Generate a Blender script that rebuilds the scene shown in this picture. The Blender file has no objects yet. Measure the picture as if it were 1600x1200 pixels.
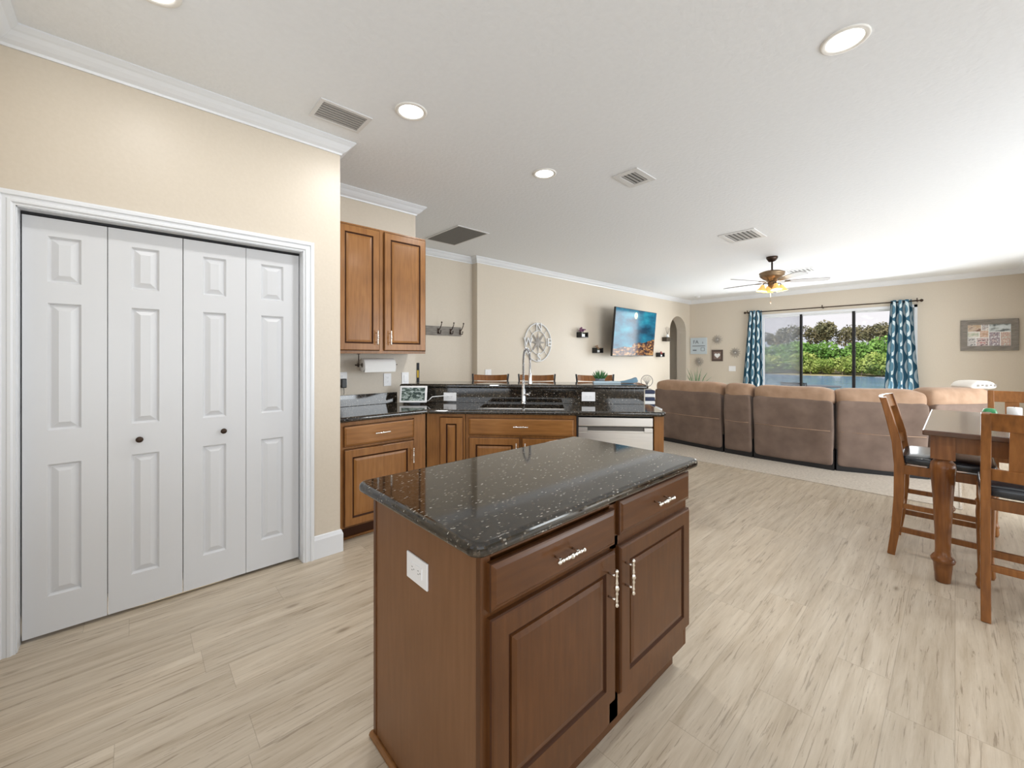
import bpy, bmesh, math, random
from mathutils import Vector, Matrix, noise
random.seed(7)
PI = math.pi
SC = bpy.context.scene
COL = SC.collection

# ------------------------------------------------------------------ camera
cam_d = bpy.data.cameras.new('camera'); cam = bpy.data.objects.new('camera', cam_d); COL.objects.link(cam)
cam_d.sensor_width = 36; cam_d.sensor_fit = 'HORIZONTAL'; cam_d.lens = 14.4
cam_d.shift_y = -0.0269; cam_d.clip_start = 0.02; cam_d.clip_end = 500
cam.location = (0, 0, 1.36); cam.rotation_euler = (PI/2, 0, math.radians(47.25-90))
SC.camera = cam
# ------------------------------------------------------------------ view, world, lights
SC.view_settings.view_transform = 'Standard'; SC.view_settings.look = 'None'
SC.view_settings.exposure = 0.07; SC.view_settings.gamma = 1.0
SC.view_settings.use_curve_mapping = False
W = bpy.data.worlds.new('sky'); SC.world = W; W.use_nodes = True
nt = W.node_tree; nt.nodes.clear()
wo = nt.nodes.new('ShaderNodeOutputWorld'); bg = nt.nodes.new('ShaderNodeBackground')
tc = nt.nodes.new('ShaderNodeTexCoord'); mp = nt.nodes.new('ShaderNodeMapping'); mp.inputs['Scale'].default_value = (1, 1, 4)
nz = nt.nodes.new('ShaderNodeTexNoise'); nz.inputs['Scale'].default_value = 2.2; nz.inputs['Detail'].default_value = 6
cr = nt.nodes.new('ShaderNodeValToRGB')
cr.color_ramp.elements[0].position = .38; cr.color_ramp.elements[0].color = (.62, .68, .80, 1)
cr.color_ramp.elements[1].position = .58; cr.color_ramp.elements[1].color = (.92, .90, .93, 1)
nt.links.new(tc.outputs['Generated'], mp.inputs[0]); nt.links.new(mp.outputs[0], nz.inputs[0])
nt.links.new(nz.outputs[0], cr.inputs[0]); nt.links.new(cr.outputs[0], bg.inputs[0]); nt.links.new(bg.outputs[0], wo.inputs[0])
bg.inputs[1].default_value = 1.0

def area(name, loc, direction, sx, sy, power, color=(1, 1, 1), disk=False, spread=None):
    l = bpy.data.lights.new(name, 'AREA'); l.energy = power; l.color = color
    l.shape = 'DISK' if disk else 'RECTANGLE'; l.size = sx
    if not disk: l.size_y = sy
    if spread: l.spread = spread
    o = bpy.data.objects.new(name, l); COL.objects.link(o); o.location = loc
    o.rotation_euler = Vector(direction).to_track_quat('-Z', 'Y').to_euler()
    return o
sun = bpy.data.lights.new('sun', 'SUN'); sun.energy = 4.0; sun.angle = .02; sun.color = (1, .95, .87)
so = bpy.data.objects.new('sun', sun); COL.objects.link(so)
so.rotation_euler = Vector((.72, -.12, -.68)).to_track_quat('-Z', 'Y').to_euler()
# added fill lamps in unseen openings (dining, kitchen, rear); daylight at the glass door
area('fill_dining', (5.8, -3.45, 1.3), (.45, 1, -.30), 5.2, 2.2, 270, (.90, .96, 1))
area('fill_kitchen', (-.2, -3.45, 1.4), (0.1, 1, .55), 2.6, 1.9, 60, (.88, .95, 1))
area('fill_rear', (-2.35, -.8, 1.4), (1, .3, .55), 3.6, 1.9, 34, (.88, .95, 1))
area('daylight_living', (10.80, 1.85, 1.25), (-1, 0, -.20), 2.5, 2.2, 150, (.92, .97, 1))

# ------------------------------------------------------------------ materials
def L(nt, a, b): nt.links.new(a, b)
def newmat(name, base=(.5, .5, .5), rough=.5, metal=0, spec=.5, coat=0, emis=None, es=0, sheen=0):
    m = bpy.data.materials.new(name); m.use_nodes = True
    b = m.node_tree.nodes['Principled BSDF']
    b.inputs['Base Color'].default_value = (*base, 1); b.inputs['Roughness'].default_value = rough
    b.inputs['Metallic'].default_value = metal; b.inputs['Specular IOR Level'].default_value = spec
    b.inputs['Coat Weight'].default_value = coat; b.inputs['Coat Roughness'].default_value = .15
    b.inputs['Sheen Weight'].default_value = sheen
    if emis: b.inputs['Emission Color'].default_value = (*emis, 1); b.inputs['Emission Strength'].default_value = es
    return m
def N(m, t, **kw):
    n = m.node_tree.nodes.new(t)
    for k, v in kw.items():
        if k in n.inputs: n.inputs[k].default_value = v
        else: setattr(n, k, v)
    return n
def coords(m, scale=(1, 1, 1), kind='Object', rot=(0, 0, 0)):
    tc = N(m, 'ShaderNodeTexCoord'); mp = N(m, 'ShaderNodeMapping')
    mp.inputs['Scale'].default_value = scale; mp.inputs['Rotation'].default_value = rot
    L(m.node_tree, tc.outputs[kind], mp.inputs[0]); return mp.outputs[0]
def ramp(m, fac, stops):
    r = N(m, 'ShaderNodeValToRGB'); e = r.color_ramp.elements
    while len(e) < len(stops): e.new(.5)
    for i, (p, c) in enumerate(stops): e[i].position = p; e[i].color = (*c, 1)
    L(m.node_tree, fac, r.inputs[0]); return r.outputs[0]
def bump(m, h, strength=.2, dist=.002):
    b = N(m, 'ShaderNodeBump'); b.inputs['Strength'].default_value = strength; b.inputs['Distance'].default_value = dist
    L(m.node_tree, h, b.inputs['Height']); L(m.node_tree, b.outputs[0], m.node_tree.nodes['Principled BSDF'].inputs['Normal'])
def setcol(m, out): L(m.node_tree, out, m.node_tree.nodes['Principled BSDF'].inputs['Base Color'])
def noisy(name, c1, c2, scale=8, rough=.5, stretch=(1, 1, 1), bmp=0, bd=.002, detail=4, **kw):
    m = newmat(name, c1, rough, **kw)
    n = N(m, 'ShaderNodeTexNoise'); n.inputs['Scale'].default_value = scale; n.inputs['Detail'].default_value = detail
    L(m.node_tree, coords(m, stretch), n.inputs[0])
    setcol(m, ramp(m, n.outputs[0], [(.32, c1), (.68, c2)]))
    if bmp: bump(m, n.outputs[0], bmp, bd)
    return m
def wood(name, dark, mid, light, rough=.3, grain='z', coat=.08, mottle=2.5, spec=.28):
    m = newmat(name, mid, rough, coat=coat, spec=spec)
    s = {'z': (9, 9, .9), 'x': (.9, 9, 9), 'y': (9, .9, 9)}[grain]
    a = N(m, 'ShaderNodeTexNoise', Scale=6.0, Detail=6.0); L(m.node_tree, coords(m, s), a.inputs[0])
    b = N(m, 'ShaderNodeTexNoise', Scale=mottle, Detail=3.0); L(m.node_tree, coords(m), b.inputs[0])
    mx = N(m, 'ShaderNodeMath', operation='MULTIPLY_ADD'); mx.inputs[1].default_value = .45
    sc = N(m, 'ShaderNodeMath', operation='MULTIPLY'); sc.inputs[1].default_value = .55
    L(m.node_tree, b.outputs[0], sc.inputs[0]); L(m.node_tree, a.outputs[0], mx.inputs[0]); L(m.node_tree, sc.outputs[0], mx.inputs[2])
    setcol(m, ramp(m, mx.outputs[0], [(.36, dark), (.5, mid), (.64, light)]))
    return m
M = {}
M['wall'] = noisy('wall_paint', (.62, .55, .455), (.64, .57, .475), 60, .42, bmp=.12, bd=.003, detail=3)
M['ceil'] = noisy('ceiling_paint', (.83, .855, .885), (.85, .875, .905), 34, .8, bmp=.35, bd=.006, detail=3)
M['trim'] = newmat('white_trim', (.76, .78, .81), .3)
M['door'] = newmat('white_door', (.66, .67, .69), .32)
M['plastic'] = newmat('white_plastic', (.82, .82, .83), .3)
M['slot'] = newmat('dark_slot', (.03, .03, .03), .5)
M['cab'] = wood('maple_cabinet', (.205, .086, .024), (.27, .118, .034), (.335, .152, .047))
M['cabx'] = wood('maple_cabinet_horizontal', (.205, .086, .024), (.27, .118, .034), (.335, .152, .047), grain='x')
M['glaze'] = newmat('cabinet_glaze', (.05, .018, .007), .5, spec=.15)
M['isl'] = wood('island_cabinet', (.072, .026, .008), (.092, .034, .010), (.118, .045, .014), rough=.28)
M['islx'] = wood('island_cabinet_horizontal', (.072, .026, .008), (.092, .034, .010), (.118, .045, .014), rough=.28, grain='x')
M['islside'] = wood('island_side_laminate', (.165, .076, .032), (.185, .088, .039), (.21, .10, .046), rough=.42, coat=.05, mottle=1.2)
M['nickel'] = newmat('polished_nickel', (.80, .76, .70), .16, metal=1)
M['chrome'] = newmat('chrome', (.75, .76, .78), .12, metal=1)
M['steel'] = noisy('brushed_steel', (.62, .60, .57), (.70, .67, .63), 5, .3, (1, 1, 60), metal=1)
M['steeldark'] = newmat('steel_shadow_gap', (.12, .11, .10), .4, metal=.8)
M['black'] = newmat('black_plastic', (.012, .012, .014), .35)
M['blackm'] = newmat('black_metal', (.02, .02, .022), .35, metal=.6)
M['bronze'] = newmat('dark_bronze', (.055, .035, .025), .35, metal=.7)
M['fanbody'] = noisy('antique_brass_bronze', (.20, .13, .075), (.34, .23, .13), 12, .35, metal=.6)
M['chair'] = wood('chair_wood', (.15, .055, .014), (.23, .088, .022), (.31, .125, .034), rough=.28, coat=.15)
M['table'] = wood('table_wood', (.13, .045, .013), (.20, .075, .021), (.27, .11, .034), rough=.28, coat=.2)
M['tabletop'] = wood('table_top_wood', (.06, .026, .014), (.085, .038, .020), (.12, .055, .03), rough=.22, grain='y', coat=.8)
M['leather'] = newmat('black_leather', (.015, .019, .026), .27, coat=.25)
M['brown'] = noisy('brown_microfibre', (.155, .105, .080), (.225, .157, .122), 5, .85, bmp=.15, bd=.01, sheen=.1)
M['tan'] = noisy('tan_microfibre', (.34, .21, .13), (.46, .30, .20), 7, .85, bmp=.15, bd=.008, sheen=.1)
M['carpet'] = noisy('beige_carpet', (.46, .40, .33), (.60, .53, .45), 45, .95, bmp=.4, bd=.006, detail=6)
M['leaf'] = noisy('leaf_green', (.03, .12, .035), (.08, .22, .07), 9, .5)
M['pot'] = newmat('grey_pot', (.16, .18, .2), .5)
M['paper'] = newmat('paper_white', (.85, .85, .84), .8)
M['blue'] = newmat('dusty_blue', (.13, .24, .33), .6)
M['navy'] = newmat('navy', (.015, .025, .07), .5)
M['yellow'] = newmat('yellow', (.75, .5, .05), .5)
M['yellowlabel'] = M['yellow']
M['greywood'] = noisy('grey_wood', (.17, .15, .13), (.27, .245, .215), 12, .6, (1, 1, 6))
M['artmetal'] = noisy('grey_tin', (.30, .28, .26), (.46, .43, .40), 9, .55, metal=.2)
M['artwhite'] = newmat('whitewashed_metal', (.75, .76, .77), .45)
M['cord'] = newmat('white_cord', (.8, .8, .8), .5)
M['cream'] = newmat('cream_fabric', (.78, .74, .68), .9)
M['vent'] = newmat('vent_white', (.72, .72, .72), .5)
M['ventdark'] = newmat('vent_inside', (.13, .126, .12), .8)
M['ventslat'] = newmat('vent_slat', (.42, .41, .40), .6)
M['grilleslat'] = newmat('grille_slat', (.20, .195, .19), .6)
M['lawn'] = noisy('lawn', (.16, .30, .04), (.30, .46, .09), 3, .9)
M['concrete'] = noisy('lanai_concrete', (.42, .40, .37), (.52, .5, .46), 4, .9)
M['bark'] = noisy('bark', (.10, .08, .06), (.2, .17, .13), 6, .9)
M['bush'] = noisy('bush_leaves', (.20, .31, .05), (.47, .52, .15), .45, .8, detail=2)
M['shrub'] = noisy('shrub_leaves', (.10, .24, .04), (.24, .42, .09), .5, .8, detail=2)
M['pine'] = noisy('tall_tree_leaves', (.13, .13, .06), (.26, .22, .12), .6, .8, detail=2)
M['reed'] = noisy('shore_reeds', (.28, .24, .12), (.42, .37, .2), 1, .9)
M['lamp'] = newmat('lit_lens', (.9, .9, .88), .5, emis=(1, .98, .94), es=6)
M['bulb'] = newmat('lit_bulb', (1, .8, .5), .5, emis=(1, .80, .45), es=5)
M['shade'] = newmat('amber_glass_shade', (.85, .55, .22), .4, emis=(1, .56, .14), es=.55)
M['canring'] = newmat('light_trim_ring', (.82, .80, .76), .4)

def granite():
    m = newmat('black_granite', (.012, .011, .010), .06, spec=.8)
    t = m.node_tree
    c = coords(m)
    base = N(m, 'ShaderNodeTexNoise', Scale=70.0, Detail=4.0); L(t, c, base.inputs[0])
    b = ramp(m, base.outputs[0], [(.40, (.008, .008, .007)), (.58, (.030, .022, .015)), (.72, (.06, .045, .03))])
    v = N(m, 'ShaderNodeTexVoronoi', Scale=95.0); L(t, coords(m, (.55, 1.25, 1), rot=(0, 0, .6)), v.inputs[0])
    n2 = N(m, 'ShaderNodeTexNoise', Scale=9.0, Detail=2.0); L(t, c, n2.inputs[0])
    n3 = N(m, 'ShaderNodeTexNoise', Scale=160.0, Detail=2.0); L(t, c, n3.inputs[0])
    ad = N(m, 'ShaderNodeMath', operation='MULTIPLY_ADD'); L(t, n3.outputs[0], ad.inputs[0]); ad.inputs[1].default_value = .5; L(t, v.outputs['Distance'], ad.inputs[2])
    th = N(m, 'ShaderNodeMath', operation='LESS_THAN'); th.inputs[1].default_value = .50; L(t, ad.outputs[0], th.inputs[0])
    sep = N(m, 'ShaderNodeSeparateColor'); L(t, v.outputs['Color'], sep.inputs[0])
    g = N(m, 'ShaderNodeMath', operation='GREATER_THAN'); g.inputs[1].default_value = .42; L(t, sep.outputs[0], g.inputs[0])
    mu = N(m, 'ShaderNodeMath', operation='MULTIPLY'); L(t, th.outputs[0], mu.inputs[0]); L(t, g.outputs[0], mu.inputs[1])
    mx = N(m, 'ShaderNodeMix', data_type='RGBA'); L(t, mu.outputs[0], mx.inputs['Factor']); L(t, b, mx.inputs[6])
    cl = ramp(m, sep.outputs[1], [(.0, (.05, .045, .035)), (.6, (.17, .15, .12)), (1, (.42, .40, .36))]); L(t, cl, mx.inputs[7])
    setcol(m, mx.outputs[2]); return m
M['granite'] = granite()

def floor_mat():
    m = newmat('vinyl_plank', (.4, .35, .28), .38)
    t = m.node_tree
    def math_(op, a, b=None, c=None):
        n = N(m, 'ShaderNodeMath', operation=op)
        for i, x in enumerate((a, b, c)):
            if x is None: continue
            if isinstance(x, (int, float)): n.inputs[i].default_value = x
            else: L(t, x, n.inputs[i])
        return n.outputs[0]
    tcn = N(m, 'ShaderNodeTexCoord'); sp = N(m, 'ShaderNodeSeparateXYZ'); L(t, tcn.outputs['Object'], sp.inputs[0])
    X, Y = sp.outputs[0], sp.outputs[1]
    rowf = math_('DIVIDE', Y, .182); row = math_('FLOOR', rowf)
    w1 = N(m, 'ShaderNodeTexWhiteNoise', noise_dimensions='1D'); L(t, row, w1.inputs['W'])
    xo = math_('ADD', math_('DIVIDE', X, 1.22), math_('MULTIPLY', w1.outputs[0], 7.3)); col = math_('FLOOR', xo)
    cb = N(m, 'ShaderNodeCombineXYZ'); L(t, row, cb.inputs[0]); L(t, col, cb.inputs[1])
    w2 = N(m, 'ShaderNodeTexWhiteNoise', noise_dimensions='2D'); L(t, cb.outputs[0], w2.inputs[0])
    off = math_('MULTIPLY', w2.outputs[0], 40)
    c2 = N(m, 'ShaderNodeCombineXYZ'); L(t, math_('MULTIPLY', X, 1.0), c2.inputs[0]); L(t, math_('MULTIPLY', Y, 11.0), c2.inputs[1]); L(t, off, c2.inputs[2])
    g1 = N(m, 'ShaderNodeTexNoise', Scale=2.0, Detail=8.0, Roughness=.62, Distortion=.35); L(t, c2.outputs[0], g1.inputs[0])
    c3 = N(m, 'ShaderNodeCombineXYZ'); L(t, math_('MULTIPLY', X, 2.2), c3.inputs[0]); L(t, math_('MULTIPLY', Y, 42.0), c3.inputs[1]); L(t, off, c3.inputs[2])
    g2 = N(m, 'ShaderNodeTexNoise', Scale=1.8, Detail=6.0, Roughness=.7, Distortion=.9); L(t, c3.outputs[0], g2.inputs[0])
    base = ramp(m, g1.outputs[0], [(.26, (.40, .325, .235)), (.44, (.50, .42, .32)), (.6, (.57, .49, .385)), (.8, (.64, .565, .46))])
    streak = ramp(m, g2.outputs[0], [(.37, (.46, .42, .38)), (.43, (.92, .91, .90)), (.6, (1, 1, 1))])
    mul = N(m, 'ShaderNodeMix', data_type='RGBA', blend_type='MULTIPLY'); mul.inputs['Factor'].default_value = .68
    L(t, base, mul.inputs[6]); L(t, streak, mul.inputs[7])
    # knots
    c4 = N(m, 'ShaderNodeCombineXYZ'); L(t, math_('MULTIPLY', X, 1.4), c4.inputs[0]); L(t, math_('MULTIPLY', Y, 3.6), c4.inputs[1])
    vo = N(m, 'ShaderNodeTexVoronoi', Scale=1.25); L(t, c4.outputs[0], vo.inputs[0])
    kn = ramp(m, vo.outputs['Distance'], [(.0, (.35, .31, .27)), (.04, (.55, .51, .47)), (.075, (.9, .89, .88)), (.12, (1, 1, 1))])
    mul2 = N(m, 'ShaderNodeMix', data_type='RGBA', blend_type='MULTIPLY'); mul2.inputs['Factor'].default_value = .75
    L(t, mul.outputs[2], mul2.inputs[6]); L(t, kn, mul2.inputs[7])
    # plank tone and seams
    tone = math_('MULTIPLY_ADD', w2.outputs[0], .12, .93)
    vm = N(m, 'ShaderNodeVectorMath', operation='SCALE'); L(t, mul2.outputs[2], vm.inputs[0]); L(t, tone, vm.inputs['Scale'])
    fy = math_('FRACT', rowf); ey = math_('MINIMUM', fy, math_('SUBTRACT', 1, fy))
    fx = math_('FRACT', xo); ex = math_('MULTIPLY', math_('MINIMUM', fx, math_('SUBTRACT', 1, fx)), 6.7)
    e = math_('LESS_THAN', math_('MINIMUM', ex, ey), .008)
    mm = N(m, 'ShaderNodeMix', data_type='RGBA', blend_type='MULTIPLY'); L(t, math_('MULTIPLY', e, .28), mm.inputs['Factor']); L(t, vm.outputs[0], mm.inputs[6]); mm.inputs[7].default_value = (.3, .27, .24, 1)
    setcol(m, mm.outputs[2]); bump(m, g2.outputs[0], .08, .001); return m
M['floor'] = floor_mat()

def glass(name, tint=(1, 1, 1), haze=0.0):
    m = bpy.data.materials.new(name); m.use_nodes = True; t = m.node_tree; t.nodes.clear()
    o = t.nodes.new('ShaderNodeOutputMaterial'); tr = t.nodes.new('ShaderNodeBsdfTransparent'); gl = t.nodes.new('ShaderNodeBsdfGlossy')
    gl.inputs['Roughness'].default_value = .02; tr.inputs[0].default_value = (*tint, 1)
    fr = t.nodes.new('ShaderNodeFresnel'); fr.inputs[0].default_value = 1.35
    mx = t.nodes.new('ShaderNodeMixShader'); t.links.new(fr.outputs[0], mx.inputs[0]); t.links.new(tr.outputs[0], mx.inputs[1]); t.links.new(gl.outputs[0], mx.inputs[2])
    out = mx.outputs[0]
    if haze:
        d = t.nodes.new('ShaderNodeBsdfDiffuse'); d.inputs[0].default_value = (.45, .48, .54, 1)
        m2 = t.nodes.new('ShaderNodeMixShader'); m2.inputs[0].default_value = haze
        t.links.new(out, m2.inputs[1]); t.links.new(d.outputs[0], m2.inputs[2]); out = m2.outputs[0]
    t.links.new(out, o.inputs[0]); return m
M['glass'] = glass('window_glass')
M['screen'] = glass('insect_screen', (.86, .87, .9), .38)
M['glassobj'] = newmat('clear_glass', (.9, .95, .95), .05, spec=.8)

def water():
    m = newmat('lake_water', (.10, .20, .33), .12)
    n = N(m, 'ShaderNodeTexNoise', Scale=1.0, Detail=5.0); L(m.node_tree, coords(m, (1.2, .35, 1)), n.inputs[0])
    setcol(m, ramp(m, n.outputs[0], [(.35, (.08, .19, .40)), (.65, (.26, .42, .66))])); bump(m, n.outputs[0], .5, .15); return m
M['water'] = water()

def curtain_mat():
    m = newmat('blue_ogee_curtain', (.03, .14, .24), .85)
    t = m.node_tree
    def mth(op, a, b=None):
        n = N(m, 'ShaderNodeMath', operation=op)
        for i, x in enumerate((a, b)):
            if x is None: continue
            if isinstance(x, (int, float)): n.inputs[i].default_value = x
            else: L(t, x, n.inputs[i])
        return n.outputs[0]
    tcn = N(m, 'ShaderNodeTexCoord'); sp = N(m, 'ShaderNodeSeparateXYZ'); L(t, tcn.outputs['UV'], sp.inputs[0])
    u = mth('MULTIPLY', sp.outputs[0], 1/.30); v = mth('MULTIPLY', sp.outputs[1], 1/.37)
    col = mth('FLOOR', u); fu = mth('SUBTRACT', mth('FRACT', u), .5)
    par = mth('MULTIPLY', mth('MODULO', mth('ABSOLUTE', col), 2), .5)
    fv = mth('SUBTRACT', mth('FRACT', mth('ADD', v, par)), .5)
    r = mth('SQRT', mth('ADD', mth('MULTIPLY', fu, fu), mth('MULTIPLY', fv, fv)))
    ring = mth('MULTIPLY', mth('GREATER_THAN', r, .27), mth('LESS_THAN', r, .45))
    side = mth('GREATER_THAN', mth('ABSOLUTE', fu), .10)
    f = mth('MULTIPLY', ring, side)
    mx = N(m, 'ShaderNodeMix', data_type='RGBA'); L(t, f, mx.inputs['Factor'])
    inner = mth('LESS_THAN', r, .27)
    m0 = N(m, 'ShaderNodeMix', data_type='RGBA'); L(t, inner, m0.inputs['Factor']); m0.inputs[6].default_value = (.030, .115, .185, 1); m0.inputs[7].default_value = (.085, .20, .28, 1)
    L(t, m0.outputs[2], mx.inputs[6]); mx.inputs[7].default_value = (.62, .72, .76, 1)
    setcol(m, mx.outputs[2]); return m
M['curtain'] = curtain_mat()

def screen_mat(name, kind):
    m = newmat(name, (.01, .01, .012), .10, spec=.16)
    b = m.node_tree.nodes['Principled BSDF']; t = m.node_tree
    g = coords(m, kind='Generated'); sp = N(m, 'ShaderNodeSeparateXYZ'); L(t, g, sp.inputs[0])
    if kind == 'tv':
        n = N(m, 'ShaderNodeTexNoise', Scale=3.0, Detail=5.0); L(t, g, n.inputs[0])
        sea = ramp(m, n.outputs[0], [(.35, (.004, .05, .10)), (.5, (.008, .16, .27)), (.66, (.02, .34, .46))])
        n2 = N(m, 'ShaderNodeTexNoise', Scale=16.0, Detail=4.0); L(t, g, n2.inputs[0])
        reef = ramp(m, n2.outputs[0], [(.38, (.02, .02, .03)), (.5, (.22, .08, .03)), (.62, (.62, .34, .12))])
        # reef fills the lower right below a slope
        a = N(m, 'ShaderNodeMath', operation='MULTIPLY_ADD'); L(t, sp.outputs[0], a.inputs[0]); a.inputs[1].default_value = -.25; L(t, sp.outputs[2], a.inputs[2])
        a2 = N(m, 'ShaderNodeMath', operation='MULTIPLY_ADD'); L(t, n.outputs[0], a2.inputs[0]); a2.inputs[1].default_value = .3; L(t, a.outputs[0], a2.inputs[2])
        lt = N(m, 'ShaderNodeMath', operation='LESS_THAN'); L(t, a2.outputs[0], lt.inputs[0]); lt.inputs[1].default_value = .27
        mx = N(m, 'ShaderNodeMix', data_type='RGBA'); L(t, lt.outputs[0], mx.inputs['Factor']); L(t, sea, mx.inputs[6]); L(t, reef, mx.inputs[7])
        vd = N(m, 'ShaderNodeVectorMath', operation='DISTANCE'); cs_ = N(m, 'ShaderNodeCombineXYZ'); mu_ = N(m, 'ShaderNodeMath', operation='MULTIPLY'); mu_.inputs[1].default_value = 1.78
        L(t, sp.outputs[0], mu_.inputs[0]); L(t, mu_.outputs[0], cs_.inputs[0]); L(t, sp.outputs[2], cs_.inputs[1]); L(t, cs_.outputs[0], vd.inputs[0]); vd.inputs[1].default_value = (.84, .88, 0)
        dsc = ramp(m, vd.outputs['Value'], [(.0, (.1, .12, .05)), (.03, (.75, .70, .25)), (.072, (.75, .70, .25)), (.078, (0, 0, 0))])
        mxf = N(m, 'ShaderNodeMix', data_type='RGBA', blend_type='ADD'); mxf.inputs['Factor'].default_value = 1; L(t, mx.outputs[2], mxf.inputs[6]); L(t, dsc, mxf.inputs[7]); mx = mxf
        L(t, mx.outputs[2], b.inputs['Emission Color']); b.inputs['Emission Strength'].default_value = 1.0
    else:
        n = N(m, 'ShaderNodeTexNoise', Scale=4.0, Detail=5.0, Distortion=1.2); L(t, g, n.inputs[0])
        L(t, ramp(m, n.outputs[0], [(.4, (.03, .05, .045)), (.5, (.11, .15, .12)), (.58, (.5, .56, .55)), (.7, (.1, .17, .06))]), b.inputs['Emission Color'])
        b.inputs['Emission Strength'].default_value = .8
    return m
M['tv'] = screen_mat('tv_picture', 'tv'); M['hub'] = screen_mat('display_picture', 'hub')
def photo_mat(i, c1, c2, c3):
    m = newmat('printed_photo', c1, .35)
    n = N(m, 'ShaderNodeTexNoise', Scale=2.2, Detail=3.0); L(m.node_tree, coords(m, kind='Generated'), n.inputs[0])
    n.inputs['Scale'].default_value = 2.0 + i*.3
    setcol(m, ramp(m, n.outputs[0], [(.38, c1), (.5, c2), (.62, c3)])); return m

# ------------------------------------------------------------------ mesh helpers
class MB:
    def __init__(s): s.bm = bmesh.new()
    def box(s, x0, x1, y0, y1, z0, z1, mi=0, mat=None):
        vs = [s.bm.verts.new(p) for p in [(x0, y0, z0), (x1, y0, z0), (x1, y1, z0), (x0, y1, z0), (x0, y0, z1), (x1, y0, z1), (x1, y1, z1), (x0, y1, z1)]]
        if mat is not None:
            for v in vs: v.co = mat @ v.co
        for f in [(3, 2, 1, 0), (4, 5, 6, 7), (0, 1, 5, 4), (1, 2, 6, 5), (2, 3, 7, 6), (3, 0, 4, 7)]:
            s.bm.faces.new([vs[i] for i in f]).material_index = mi
        return s
    def quad(s, pts, mi=0):
        f = s.bm.faces.new([s.bm.verts.new(p) for p in pts]); f.material_index = mi; return s
    def prism(s, pts, z0, z1, mi=0):           # pts ccw in xy
        a = [s.bm.verts.new((x, y, z0)) for x, y in pts]; b = [s.bm.verts.new((x, y, z1)) for x, y in pts]
        s.bm.faces.new(a[::-1]).material_index = mi; s.bm.faces.new(b).material_index = mi
        n = len(pts)
        for i in range(n): s.bm.faces.new([a[i], a[(i+1) % n], b[(i+1) % n], b[i]]).material_index = mi
        return s
    def lathe(s, prof, c=(0, 0, 0), axis='z', seg=20, mi=0, mat=None, cap=True):
        rings = []
        for r, h in prof:
            ring = []
            for k in range(seg):
                a = 2*PI*k/seg; p = (r*math.cos(a), r*math.sin(a), h)
                if axis == 'x': p = (p[2], p[0], p[1])
                elif axis == 'y': p = (p[0], -p[2], p[1])
                v = Vector(p) + Vector(c)
                if mat is not None: v = mat @ v
                ring.append(s.bm.verts.new(v))
            rings.append(ring)
        for a, b in zip(rings, rings[1:]):
            for k in range(seg):
                f = s.bm.faces.new([a[k], a[(k+1) % seg], b[(k+1) % seg], b[k]]); f.smooth = True; f.material_index = mi
        if cap:
            s.bm.faces.new(rings[0][::-1]).material_index = mi; s.bm.faces.new(rings[-1]).material_index = mi
        return s
    def tube(s, pts, r, seg=10, mi=0, cap=True, closed=False):
        pts = [Vector(p) for p in pts]; n = len(pts); rings = []
        up = None
        for i, p in enumerate(pts):
            if closed: d = (pts[(i+1) % n]-pts[i-1]).normalized()
            else: d = (pts[min(i+1, n-1)]-pts[max(i-1, 0)]).normalized()
            if up is None:
                up = Vector((0, 0, 1)) if abs(d.z) < .9 else Vector((1, 0, 0))
            a = d.cross(up).normalized(); b = a.cross(d).normalized(); up = b
            rr = r[i] if isinstance(r, (list, tuple)) else r
            rings.append([s.bm.verts.new(p + a*rr*math.cos(2*PI*k/seg) + b*rr*math.sin(2*PI*k/seg)) for k in range(seg)])
        pr = list(zip(rings, rings[1:]))
        if closed: pr.append((rings[-1], rings[0]))
        for a, b in pr:
            for k in range(seg):
                f = s.bm.faces.new([a[k], a[(k+1) % seg], b[(k+1) % seg], b[k]]); f.smooth = True; f.material_index = mi
        if cap and not closed:
            s.bm.faces.new(rings[0][::-1]); s.bm.faces.new(rings[-1])
        return s
    def bar(s, pts, w, t, mi=0, side=(1, 0, 0)):
        """rectangular section (w along side, t across) swept along pts"""
        sd = Vector(side).normalized(); rings = []; pts = [Vector(p) for p in pts]; n = len(pts)
        for i, p in enumerate(pts):
            d = (pts[min(i+1, n-1)]-pts[max(i-1, 0)]).normalized(); q = d.cross(sd).normalized()
            ww = w[i] if isinstance(w, (list, tuple)) else w; tt = t[i] if isinstance(t, (list, tuple)) else t
            rings.append([s.bm.verts.new(p + sd*a*ww/2 + q*b*tt/2) for a, b in ((-1, -1), (1, -1), (1, 1), (-1, 1))])
        for a, b in zip(rings, rings[1:]):
            for k in range(4): s.bm.faces.new([a[k], a[(k+1) % 4], b[(k+1) % 4], b[k]]).material_index = mi
        s.bm.faces.new(rings[0][::-1]).material_index = mi; s.bm.faces.new(rings[-1]).material_index = mi
        return s
    def rings(s, x0, x1, z0, z1, prof, cap=True):
        """nested rectangles facing -Y; prof = [(inset, y, material)]"""
        last = None
        for k, (ins, y, mi) in enumerate(prof):
            lp = [s.bm.verts.new(p) for p in ((x0+ins, y, z0+ins), (x1-ins, y, z0+ins), (x1-ins, y, z1-ins), (x0+ins, y, z1-ins))]
            if last:
                for i in range(4): s.bm.faces.new([last[i], last[(i+1) % 4], lp[(i+1) % 4], lp[i]]).material_index = mi
            last = lp
        if cap: s.bm.faces.new(last).material_index = prof[-1][2]
        return s
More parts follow.
